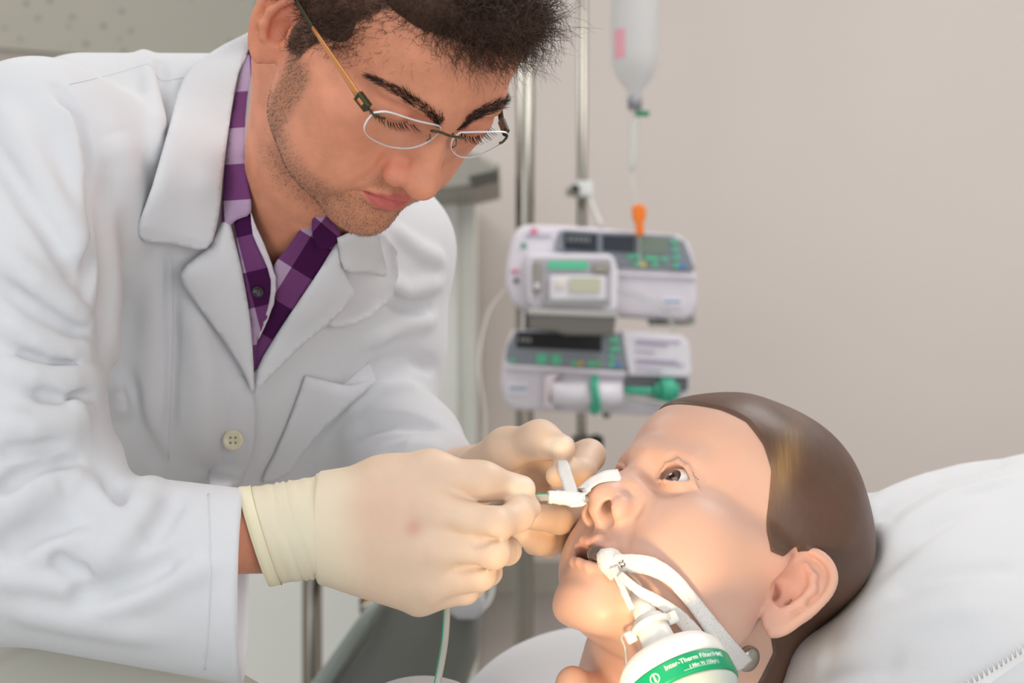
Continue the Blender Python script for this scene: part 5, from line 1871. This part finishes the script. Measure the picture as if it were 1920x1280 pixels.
# speckled board high behind the man
def speckle():
    m = mat('speckled_board', (150, 147, 134), 0.9)
    nt = m.node_tree; b = nt.nodes['Principled BSDF']
    tc = nt.nodes.new('ShaderNodeTexCoord')
    v = nt.nodes.new('ShaderNodeTexVoronoi'); v.inputs['Scale'].default_value = 31
    nt.links.new(tc.outputs['Object'], v.inputs['Vector'])
    r = nt.nodes.new('ShaderNodeValToRGB'); e = r.color_ramp.elements
    e[0].position = 0.13; e[0].color = lin((128, 125, 116)); e[1].position = 0.24; e[1].color = lin((156, 152, 142))
    nt.links.new(v.outputs['Distance'], r.inputs[0]); nt.links.new(r.outputs[0], b.inputs['Base Color'])
    return m
pb = px_prism([(-420, -900), (520, -900), (520, 128), (-420, 60)], 3.36, 3.405, speckle(), 'acoustic_panel', None, label='speckled grey acoustic panel high behind the man', cat='panel')
GREY = mat('grey_green_laminate', (168, 170, 160), 0.6)
cab = empty('wall_cabinet', at(700, 1100, 3.3), 'pale grey-green cabinet beside the steel poles', 'cabinet')
px_rr(-380, 352, 889, 2600, 4, 3.02, 3.38, mat('cabinet_side', (222, 223, 216), 0.5), 'cabinet_body', cab)
px_rr(300, 380, 858, 2500, 6, 2.998, 3.03, mat('cabinet_door', (226, 227, 221), 0.45), 'cabinet_door', cab)
STEEL = mat('brushed_metal', (150, 146, 136), 0.4, metal=0.7)
hd = empty('wall_lamp', at(870, 320, 2.8), 'grey metal box arm jutting out above the cabinet', 'lamp')
px_prism([(700, 245), (900, 290), (936, 308), (936, 340), (884, 352), (700, 372)], 2.72, 3.06, STEEL, 'arm_housing', hd, bev=0.006)
px_prism([(880, 330), (934, 318), (934, 339), (886, 351)], 2.712, 2.73, mat('underside_shade', (70, 66, 58), 0.6), 'dark_underside', hd)  # dark plate with the shade of the arm's underside put into its colour

# poles
CHROME = mat('polished_steel', (160, 156, 148), 0.22, metal=1.0)
def pole(px, py0, py1, w, Y, label, px2=None):
    p0 = at(px, py0, Y); p1 = at(px2 or px, py1, Y)
    r = w * Y / FPX / 2
    root = empty('steel_pole', p1, label, 'pole')
    V, F = tube(np.linspace(p0, p1, 3), r, 24); obj('pole_tube', V, F, CHROME, root)
    z0 = p1[2]
    V, F = lathe([(r * 1.0, 0.03), (r * 2.2, 0.03), (r * 2.4, 0.0), (0, 0.0)], 24, caps=False)
    obj('pole_foot', V + np.array([p1[0], p1[1], z0 - 0.0]), F, STEEL, root)
    return root
def floor_py(Y): return 640 + CAMZ * FPX / Y
pole(987, -700, floor_py(2.78) - 1, 35, 2.78, 'thick chrome pole carrying the two infusion pumps', 980)
thin_pole = pole(1093, -700, floor_py(2.86) - 1, 19, 2.86, 'thin chrome pole behind the infusion pumps', 1088)
stand = pole(585, 500, floor_py(2.4) - 1, 38, 2.4, 'chrome stand pole below the gloved wrist')
cl = empty('pole_clamp', at(1092, 352, 2.84), 'small white and black clamp on the thin chrome pole', 'clamp')
BLACK = mat('black_plastic', (30, 28, 27), 0.4)
px_rr(1078, 338, 1112, 368, 8, 2.815, 2.885, mat('white_clamp', (224, 226, 224), 0.4), 'clamp_body', cl, bev=0.004)
px_rr(1062, 350, 1088, 366, 6, 2.80, 2.83, STEEL, 'clamp_lever', cl, bev=0.003)
px_rr(1072, 345, 1086, 360, 7, 2.79, 2.81, BLACK, 'clamp_knob', cl, bev=0.003)
V, F = tube(catmull([at(1102, 362, 2.83), at(1112, 390, 2.82), at(1128, 425, 2.8)], 5), 0.0045, 10); obj('clamp_strap', V, F, mat('strap', (222, 220, 214), 0.5), cl)

# ------------------------------------------------------------------ infusion pumps
LIL = mat('lilac_white_plastic', (214, 208, 216), 0.4)
LIL2 = mat('lilac_white_lid', (222, 217, 224), 0.35)
CONS = mat('console_grey', (128, 134, 142), 0.45)
SCR = mat('dark_screen', (38, 44, 54), 0.2)
LCD = mat('lcd_green', (112, 126, 112), 0.3)
KEY = mat('key_green', (86, 196, 150), 0.5)
KY = mat('key_yellow', (218, 206, 60), 0.5); KB = mat('key_blue', (70, 130, 200), 0.5); KR = mat('print_red', (216, 120, 140), 0.6)
DK = mat('dark_grey_plastic', (104, 102, 96), 0.5)
INK = mat('blue_print', (86, 130, 170), 0.6)
TEAL = mat('teal_clamp', (62, 170, 138), 0.4)
TXT = mat('lilac_print', (170, 160, 186), 0.7)
Yp = 2.62
p1 = empty('infusion_pump', at(1130, 600, Yp), 'upper infusion pump, lilac-white with open front door', 'pump', 'infusion pumps on the chrome pole')
px_prism([(990, 420), (1060, 422), (1272, 440), (1292, 455), (1302, 490), (1309, 560), (1303, 590), (1285, 600), (1160, 592), (985, 582), (958, 565), (948, 530), (950, 490), (960, 446), (972, 426)], Yp, Yp + 0.14, LIL, 'pump_housing', p1, bev=0.008, smooth=True)
px_prism([(1048, 434), (1058, 430), (1262, 441), (1284, 452), (1303, 503), (1300, 508), (1160, 500), (1040, 468)], Yp - 0.008, Yp + 0.01, CONS, 'console', p1, bev=0.002)
px_prism([(1058, 436), (1120, 439), (1120, 472), (1058, 468)], Yp - 0.010, Yp, SCR, 'screen', p1)
px_prism([(1130, 440), (1190, 443), (1190, 474), (1130, 470)], Yp - 0.010, Yp, SCR, 'screen', p1)
px_prism([(1196, 443), (1252, 446), (1252, 476), (1196, 474)], Yp - 0.010, Yp, LCD, 'screen', p1)
sdg = mat('segment_digits', (120, 124, 120), 0.5)
for i in range(5):
    px_rr(1064 + i * 9, 443 + i * .4, 1070 + i * 9, 452 + i * .4, 1, Yp - 0.0112, Yp - 0.009, sdg, 'digit', p1)
for (x0, y0, m) in ((1258, 449, KEY), (1260, 464, KEY), (1262, 479, KEY), (1262, 494, KEY), (1177, 477, KEY), (1190, 477, KEY), (1210, 480, KEY), (1222, 481, KEY), (1240, 482, KEY), (1188, 491, KEY), (1199, 492, KY), (1222, 493, KEY), (1274, 495, KB)):
    px_rr(x0, y0, x0 + 12, y0 + 7, 2, Yp - 0.0115, Yp - 0.006, m, 'key', p1)
px_rr(1160, 508, 1306, 515, 2, Yp - 0.006, Yp + 0.005, LIL2, 'ledge', p1, skew=6)
px_rr(1240, 558, 1282, 574, 3, Yp - 0.003, Yp + 0.002, LIL2, 'name_plate', p1, skew=1)
for i in range(6): px_rr(1245 + i * 5.4, 563, 1249 + i * 5.4, 568, 0.6, Yp - 0.0036, Yp - 0.002, INK, 'print_mark', p1)
px_rr(994, 428, 1008, 437, 2, Yp - 0.0025, Yp + 0.001, KR, 'print_mark', p1)
px_rr(984, 440, 1034, 443, 1, Yp - 0.0025, Yp + 0.001, TXT, 'print_mark', p1)
px_rr(977, 455, 987, 465, 4, Yp - 0.0035, Yp + 0.001, mat('green_dot', (40, 140, 105), 0.5), 'lamp', p1)
# open door and mechanism
dr = px_prism([(988, 474), (1142, 476), (1152, 484), (1160, 512), (1156, 578), (1146, 584), (1000, 578), (990, 560)], Yp - 0.036, Yp - 0.004, LIL2, 'door', p1, bev=0.004)
px_rr(998, 484, 1146, 574, 4, Yp - 0.0375, Yp - 0.03, mat('door_inner', (176, 172, 180), 0.5), 'door_recess', dr)
px_rr(1028, 490, 1102, 504, 3, Yp - 0.042, Yp - 0.036, KEY, 'label_strip', dr)
px_rr(1030, 516, 1136, 568, 6, Yp - 0.046, Yp - 0.036, LIL2, 'cassette_block', dr, bev=0.003)
px_rr(1068, 520, 1126, 548, 3, Yp - 0.049, Yp - 0.045, mat('cassette_window', (190, 190, 166), 0.3), 'cassette_window', dr)
px_rr(1044, 522, 1060, 538, 6, Yp - 0.051, Yp - 0.045, mat('cassette_wheel', (226, 220, 206), 0.4), 'cassette_wheel', dr)
px_rr(1000, 492, 1014, 548, 4, Yp - 0.045, Yp - 0.036, STEEL, 'latch', dr, bev=0.002)
px_rr(1112, 492, 1142, 512, 4, Yp - 0.045, Yp - 0.036, STEEL, 'latch', dr, bev=0.002)
px_rr(1002, 530, 1012, 540, 4, Yp - 0.048, Yp - 0.044, LIL2, 'latch_button', dr)
px_rr(1020, 560, 1140, 572, 3, Yp - 0.050, Yp - 0.036, mat('hinge_grey', (150, 150, 150), 0.4), 'door_hinge', dr)
px_prism([(992, 582), (1156, 590), (1151, 629), (1060, 628), (1040, 621), (990, 618)], Yp - 0.060, Yp - 0.02, DK, 'door_flap', p1, bev=0.003)
px_prism([(990, 577), (1160, 584), (1158, 594), (990, 588)], Yp - 0.062, Yp - 0.02, mat('flap_edge', (180, 178, 174), 0.4), 'flap_rim', p1)
px_rr(1222, 590, 1304, 610, 8, Yp + 0.02, Yp + 0.10, mat('clamp_grey', (150, 148, 140), 0.4), 'pump_clamp', p1)
px_rr(1228, 594, 1252, 602, 3, Yp + 0.012, Yp + 0.03, BLACK, 'clamp_slot', p1)
px_rr(964, 500, 1010, 545, 4, Yp + 0.13, Yp + 0.19, DK, 'pole_grip', p1, bev=0.003)
px_rr(958, 505, 972, 511, 1, Yp - 0.003, Yp + .002, KR, 'print_mark', p1)
px_rr(963, 522, 972, 530, 3, Yp - 0.006, Yp + .002, BLACK, 'knob', p1)

p2 = empty('syringe_pump', at(1120, 775, Yp), 'lower syringe pump, lilac-white with teal syringe clamp', 'pump', 'infusion pumps on the chrome pole')
px_prism([(960, 618), (1164, 622), (1290, 638), (1296, 690), (1292, 748), (1280, 768), (1232, 780), (960, 768), (944, 752), (938, 715), (944, 660)], Yp + 0.005, Yp + 0.14, LIL, 'pump_housing', p2, bev=0.008, smooth=True)
px_prism([(966, 620), (1156, 624), (1172, 650), (1177, 688), (1170, 694), (960, 684), (948, 672), (950, 650)], Yp - 0.006, Yp + 0.012, CONS, 'console', p2, bev=0.002)
px_prism([(970, 622), (1128, 630), (1128, 659), (968, 651)], Yp - 0.009, Yp, mat('black_screen', (16, 17, 22), 0.15), 'screen', p2)
for i in range(3): px_rr(974 + i * 8, 632 + i * .3, 980 + i * 8, 641 + i * .3, 1, Yp - 0.0105, Yp - 0.008, sdg, 'digit', p2)
for (x0, y0, w, m) in ((1006, 664, 20, KEY), (1034, 665, 18, KEY), (1006, 673, 20, KEY), (1034, 674, 18, KEY), (1072, 677, 10, KEY), (1084, 677, 9, mat('key_amber', (216, 170, 50), 0.5)), (1102, 678, 12, KEY), (1116, 678, 9, mat('key_bright', (70, 190, 90), 0.5)),
                       (1144, 634, 18, KEY), (1144, 650, 18, KEY), (1142, 664, 12, KEY), (1142, 679, 10, KEY), (1154, 680, 9, KB), (956, 672, 9, KEY)):
    px_rr(x0, y0, x0 + w, y0 + 8, 2, Yp - 0.009, Yp - 0.004, m, 'key', p2)
px_prism([(946, 682), (1172, 696), (1172, 703), (946, 690)], Yp - 0.008, Yp + 0.01, LIL2, 'ledge', p2)
lid = px_prism([(1164, 620), (1278, 628), (1292, 644), (1297, 700), (1288, 708), (1180, 704)], Yp - 0.004, Yp + 0.02, LIL2, 'syringe_lid', p2, bev=0.003)
for i, (yy, w) in enumerate(((636, 84), (642, 60), (655, 36), (672, 80), (678, 90), (690, 50))):
    px_rr(1192, yy, 1192 + w, yy + 3, 1, Yp - 0.006, Yp - 0.003, TXT, 'print_mark', lid, skew=4)
px_rr(950, 716, 992, 738, 3, Yp + 0.001, Yp + 0.008, LIL2, 'name_plate', p2)
for i in range(6): px_rr(956 + i * 5.6, 725, 960 + i * 5.6, 731, 0.6, Yp + 0.0003, Yp + 0.003, INK, 'print_mark', p2)
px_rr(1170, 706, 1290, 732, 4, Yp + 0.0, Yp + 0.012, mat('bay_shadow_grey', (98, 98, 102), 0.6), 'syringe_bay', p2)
def cyl_x(x0, x1, cy, r, Y, m, name, parent, seg=20, rs=None):
    p = [at(x0, cy, Y), at(x1, cy + (x1 - x0) * 0.02, Y)]
    V, F = tube(np.linspace(p[0], p[1], 4), r * Y / FPX if rs is None else np.array(rs) * Y / FPX, seg)
    return obj(name, V, F, m, parent)
cyl_x(1034, 1166, 738, 24, Yp - 0.01, LIL2, 'syringe_barrel', p2, 28)
px_prism([(1022, 704), (1048, 698), (1036, 718), (1030, 750), (1044, 768), (1022, 764)], Yp - 0.018, Yp + 0.01, mat('pink_white_plastic', (222, 208, 212), 0.4), 'barrel_guard', p2, bev=0.002)
cyl_x(1170, 1232, 732, 7, Yp - 0.014, TEAL, 'plunger_rod', p2)
cyl_x(1228, 1236, 734, 16, Yp - 0.014, TEAL, 'plunger_collar', p2)
cyl_x(1238, 1264, 732, 24, Yp - 0.014, TEAL, 'plunger_head', p2, 10)
cyl_x(1264, 1272, 733, 15, Yp - 0.014, TEAL, 'plunger_end', p2, 10)
V, F = tube(catmull([at(1116, 708, Yp - 0.02), at(1114, 722, Yp - 0.034), at(1116, 740, Yp - 0.036), at(1118, 758, Yp - 0.03), at(1114, 772, Yp - 0.016)], 4), 0.0062, 12)
obj('barrel_clamp', V, F, TEAL, p2)
px_rr(1106, 760, 1128, 772, 3, Yp - 0.03, Yp - 0.005, TEAL, 'clamp_foot', p2, bev=0.002)
px_rr(962, 680, 1006, 725, 4, Yp + 0.13, Yp + 0.19, DK, 'pole_grip', p2, bev=0.003)
px_rr(1130, 772, 1144, 784, 5, Yp + 0.01, Yp + 0.03, DK, 'foot', p2)

# ------------------------------------------------------------------ drip bottle with line
Yb = 2.66
iv = empty('drip_bottle', at(1190, 190, Yb), 'translucent drip bottle hanging upside down above the pumps', 'bottle')
BOT = mat('frosted_bottle', (222, 222, 222), 0.3, trans=0.45, ior=1.15, alpha=0.9)
r = 44 * Yb / FPX
prof = [(r * 0.20, 0.0), (r * 0.26, 0.008), (r * 0.30, 0.012), (r * 0.75, 0.034), (r * 0.97, 0.052), (r, 0.07), (r, 0.25), (r * 0.9, 0.27), (0.001, 0.275)]
V, F = lathe(prof, 36)
bp = at(1190, 186, Yb)
obj('bottle_body', V + bp, F, BOT, iv)
V, F = lathe([(r * 0.30, -0.016), (r * 0.32, -0.002), (r * 0.30, 0.004)], 20); obj('bottle_cap', V + bp, F, mat('grey_cap', (150, 150, 154), 0.4, metal=0.4), iv)
V, F = prism(rrect(-0.011, -0.02, 0.011, 0.03, 0.004), -0.0005, 0.0005)
aa = math.radians(-35)
# label print on the bottle side
lab = []
for zz_ in np.linspace(0.060, 0.105, 6):
    for th in np.linspace(math.radians(-150), math.radians(-118), 6): lab.append((math.cos(th) * (r + 0.0006), math.sin(th) * (r + 0.0006), zz_))
LF = [(i * 6 + j, i * 6 + j + 1, i * 6 + j + 7, i * 6 + j + 6) for i in range(5) for j in range(5)]
obj('label_print', np.array(lab) + bp, LF, mat('pink_print', (226, 160, 172), 0.6), iv)
tz = bp + np.array([0, 0, 0.272])
V, F = tube(catmull([tz + [-0.02, 0, 0], tz + [-0.014, 0, 0.03], tz + [0, 0, 0.042], tz + [0.014, 0, 0.03], tz + [0.02, 0, 0]], 6), 0.0022, 8); obj('hanger_loop', V, F, BOT, iv)
pz = at(1092, 0, 2.86); pz[2] = tz[2] + 0.052
V, F = tube(catmull([pz, pz * 0.4 + (tz + [0, 0, 0.055]) * 0.6, tz + [0, 0.012, 0.050], tz + [0, 0.0, 0.0385], tz + [0, -0.014, 0.046]], 6), 0.004, 10); obj('bottle_hook', V, F, CHROME, thin_pole)
ln = empty('drip_line', at(1190, 300, Yb), 'clear drip line with green clip, drip chamber and orange clamp', 'tube')
px_rr(1192, 207, 1218, 217, 3, Yb - 0.006, Yb + 0.004, mat('dark_green_clip', (16, 130, 92), 0.4), 'green_clip', ln, bev=0.002)
V, F = tube([at(1190, 198, Yb), at(1190, 222, Yb), at(1190, 228, Yb), at(1188, 250, Yb), at(1187, 275, Yb), at(1186, 300, Yb), at(1184, 320, Yb)], np.array([4, 4, 10, 10, 9, 8, 4]) * Yb / FPX, 14); obj('drip_chamber', V, F, CLEAR, ln)
V, F = tube(catmull([at(1184, 318, Yb), at(1188, 350, Yb - .01), at(1194, 390, Yb - .05), at(1198, 440, Yb - 0.07), at(1199, 470, Yb - 0.06), at(1201, 500, Yb - 0.06)], 5), 0.0018, 8); obj('line', V, F, CLEAR, ln)
px_prism([(1186, 388), (1193, 382), (1203, 382), (1212, 390), (1211, 410), (1207, 414), (1208, 438), (1203, 442), (1194, 441), (1192, 416), (1187, 410)], Yb - 0.075, Yb - 0.055, mat('orange_clamp', (238, 122, 18), 0.4), 'roller_clamp', ln, bev=0.003)
V, F = tube(catmull([at(1160, 545, Yp - .02), at(1200, 555, Yp - .04), at(1240, 575, Yp - .04), at(1258, 600, Yp - .03), at(1262, 625, Yp - .03)], 5), 0.003, 8)
ln2 = obj('infusion_line', V, F, CLEAR, None, label='clear infusion line looping from the upper pump', cat='tube')
V, F = tube(catmull([at(1166, 738, Yp - .02), at(1200, 750, Yp - .05), at(1240, 756, Yp - .06), at(1270, 770, Yp - .05), at(1300, 800, Yp - 0.03)], 5), 0.0026, 8)
obj('syringe_line', V, F, mat('grey_tubing', (196, 192, 188), 0.3, trans=0.2), None, label='pale syringe line running from the lower pump', cat='tube')
V, F = tube(catmull([at(950, 540, Yp + .02), at(915, 590, Yp + .02), at(898, 680, Yp), at(910, 780, Yp), at(905, 880, Yp)], 6), 0.0022, 8)
obj('monitor_cable', V, F, mat('pale_cable', (214, 208, 200), 0.4), None, label='thin pale cable hanging left of the pumps', cat='cable')

# ------------------------------------------------------------------ things low behind the bed
HB = mat('grey_green_plastic', (118, 120, 114), 0.35, coat=0.2)
hb = empty('bed_headboard', at(760, 1500, 1.9), 'curved grey-green plastic bed headboard behind the gloved hand', 'headboard')
px_prism([(470, 1420), (560, 1330), (640, 1220), (700, 1130), (735, 1092), (800, 1080), (880, 1096), (897, 1130), (902, 1180), (893, 1240), (872, 1300), (850, 1420)], 1.95, 2.01, HB, 'headboard_panel', hb, bev=0.022, seg=4, smooth=True)
V, F = tube(catmull([at(590, 1300, 1.93), at(640, 1226, 1.93), at(690, 1152, 1.93), at(722, 1110, 1.94)], 6), np.interp(np.linspace(0, 1, 19), [0, .5, 1], [0.010, 0.008, 0.004]), 12); obj('edge_highlight', V, F, mat('pale_highlight', (150, 158, 154), 0.25, coat=0.5), hb)  # pale tube added as the painted highlight along the headboard edge
for px_ in (560, 845):
    p_ = at(px_, 1400, 1.98)
    V, F = tube(np.array([p_, [p_[0], 1.98, 0.4], [p_[0], 1.98, 0.0]]), 0.02, 16); obj('headboard_post', V, F, STEEL, hb)
hk = stand
px_rr(680, 1096, 694, 1128, 3, 2.274, 2.284, mat('yellow_plastic', (222, 166, 24), 0.5), 'tag_plate', hk)
V, F = lathe([(0.0005, -0.007), (0.005, -0.005), (0.007, 0), (0.005, 0.005), (0.0005, 0.007)], 16); obj('ball', V + at(683, 1138, 2.272), F, CHROME, hk)
px_rr(674, 1122, 684, 1150, 2, 2.274, 2.284, BLACK, 'cord_end', hk)
px_prism([(600, 1074), (650, 1072), (684, 1086), (684, 1106), (640, 1106), (632, 1094), (600, 1088)], 2.28, 2.40, DK, 'stand_bracket', stand)
wc = px_prism([(838, 1120), (860, 1100), (900, 1096), (908, 1120), (906, 1150), (890, 1162), (858, 1162), (842, 1150)], 1.90, 1.96, mat('pale_plastic', (206, 206, 210), 0.4), 'plastic_cover', None, bev=0.006, smooth=True, label='pale plastic cover on the headboard top', cat='cover')
V, F = tube(catmull([at(905, 1060, 2.0), at(922, 1085, 2.0), at(918, 1120, 1.99), at(895, 1150, 1.98)], 5), 0.004, 10); obj('oxygen_tube', V, F, CLEAR, None, label='clear tube curling beside the headboard', cat='tube')
px_rr(896, 1085, 912, 1125, 4, 3.33, 3.41, DK, 'socket_box', None, bev=0.003, label='dark socket box behind the clear tube', cat='socket')
# rail along the wall below the pumps
px_rr(905, 1065, 2400, 1112, 4, 3.30, 3.40, mat('wall_bumper', (150, 144, 134), 0.6), 'trim_1', None, kind='structure')
# black handle beyond the fingers
pbk = empty('pole_bracket', at(1092, 830, 2.86), 'black knobbed bracket on the thin chrome pole beyond the fingers', 'bracket')
px_rr(1074, 818, 1108, 840, 3, 2.835, 2.885, DK, 'collar', pbk, bev=0.003)
px_prism([(1104, 822), (1118, 814), (1132, 820), (1132, 842), (1108, 842)], 2.84, 2.88, BLACK, 'knob', pbk, bev=0.004)

# bed with mattress; side rail panel at the lower left
bed = empty('hospital_bed', (0.1, 1.5, 0.0), 'hospital bed with grey side panel carrying the pillow and mannequin', 'bed')
box_obj('mattress', -0.13, 0.95, 1.0, 1.60, 0.86, 0.95, cloth_mat('mattress_cover', (222, 222, 224)), bed, 0.02)
box_obj('bed_frame', -0.13, 0.95, 1.02, 1.58, 0.74, 0.86, HB, bed, 0.01)
for lx in (-0.04, 0.89):
    for ly in (1.08, 1.52): box_obj('leg', lx - 0.03, lx + 0.03, ly - 0.03, ly + 0.03, 0.0, 0.74, STEEL, bed)
gn = Sdf(); gn.ell(at(790, 1370, 1.23), (0.052, 0.042, 0.037), 0.01); gn.ell(at(800, 1440, 1.235), (0.058, 0.045, 0.05), 0.03); gn.plane(np.array([0, 0, 0.9485]), np.array([0, 0, -1.0]), 0.006)
RAILG = mat('rail_grey', (178, 175, 163), 0.5)
chair = empty('plastic_chair', (-0.31, 1.05, 0.0), 'pale grey plastic chair whose back shows below the coat sleeve', 'chair')
px_prism([(-200, 1560), (-200, 1420), (-120, 1300), (-20, 1232), (40, 1200), (85, 1193), (150, 1202), (290, 1236), (420, 1270), (470, 1300), (500, 1420), (500, 1560)], 1.20, 1.25, RAILG, 'chair_back', chair, bev=0.012, seg=3, smooth=True)
box_obj('seat', -0.44, -0.18, 0.82, 1.24, 0.43, 0.47, RAILG, chair, 0.012)
for lx in (-0.42, -0.20):
    box_obj('back_post', lx - 0.012, lx + 0.012, 1.21, 1.24, 0.46, 1.0, STEEL, chair)
    for ly in (0.85, 1.22): box_obj('leg', lx - 0.012, lx + 0.012, ly - 0.012, ly + 0.012, 0.0, 0.44, STEEL, chair)
V, Q = mesh_sdf(gn, at(790, 1450, 1.25) - 0.2, at(790, 1400, 1.25) + 0.2, 0.005)
obj('folded_towel', V, Q, PILLOW, None, label='white folded towel on the bed below the hanging tube', cat='towel')

# ------------------------------------------------------------------ examination lamp (below the frame) that lights the face
lamp = empty('exam_lamp', (LAMP_POS[0] - 0.05, LAMP_POS[1] - 0.1, 0.0), 'white gooseneck examination lamp standing below the mannequin chin', 'lamp')
ld = LAMP_AIM - LAMP_POS; ld /= np.linalg.norm(ld)
lu = np.cross(ld, [0, 1.0, 0]); lu /= np.linalg.norm(lu)
LR = np.stack([lu, np.cross(ld, lu), ld], 1)
V, F = lathe([(0.012, -0.075), (0.022, -0.070), (0.030, -0.045), (0.042, -0.012), (0.043, -0.008), (0.040, -0.010), (0.028, -0.040), (0.010, -0.055)], 32)
obj('lamp_head', place(V, LR, LAMP_POS), F, WPLAST, lamp)
hb_ = LAMP_POS - ld * 0.072
V, F = tube(catmull([hb_, hb_ - ld * 0.05, (hb_[0] - 0.09, hb_[1] - 0.10, 0.85), (hb_[0] - 0.08, hb_[1] - 0.12, 0.5), (hb_[0] - 0.07, hb_[1] - 0.12, 0.03)], 8), 0.009, 12)
obj('gooseneck', V, F, STEEL, lamp)
V, F = lathe([(0.13, 0.0), (0.13, 0.02), (0.11, 0.035), (0.012, 0.04)], 32)
obj('lamp_base', V + np.array([hb_[0] - 0.07, hb_[1] - 0.12, 0.0]), F, WPLAST, lamp)
print('total', time.time() - T00)
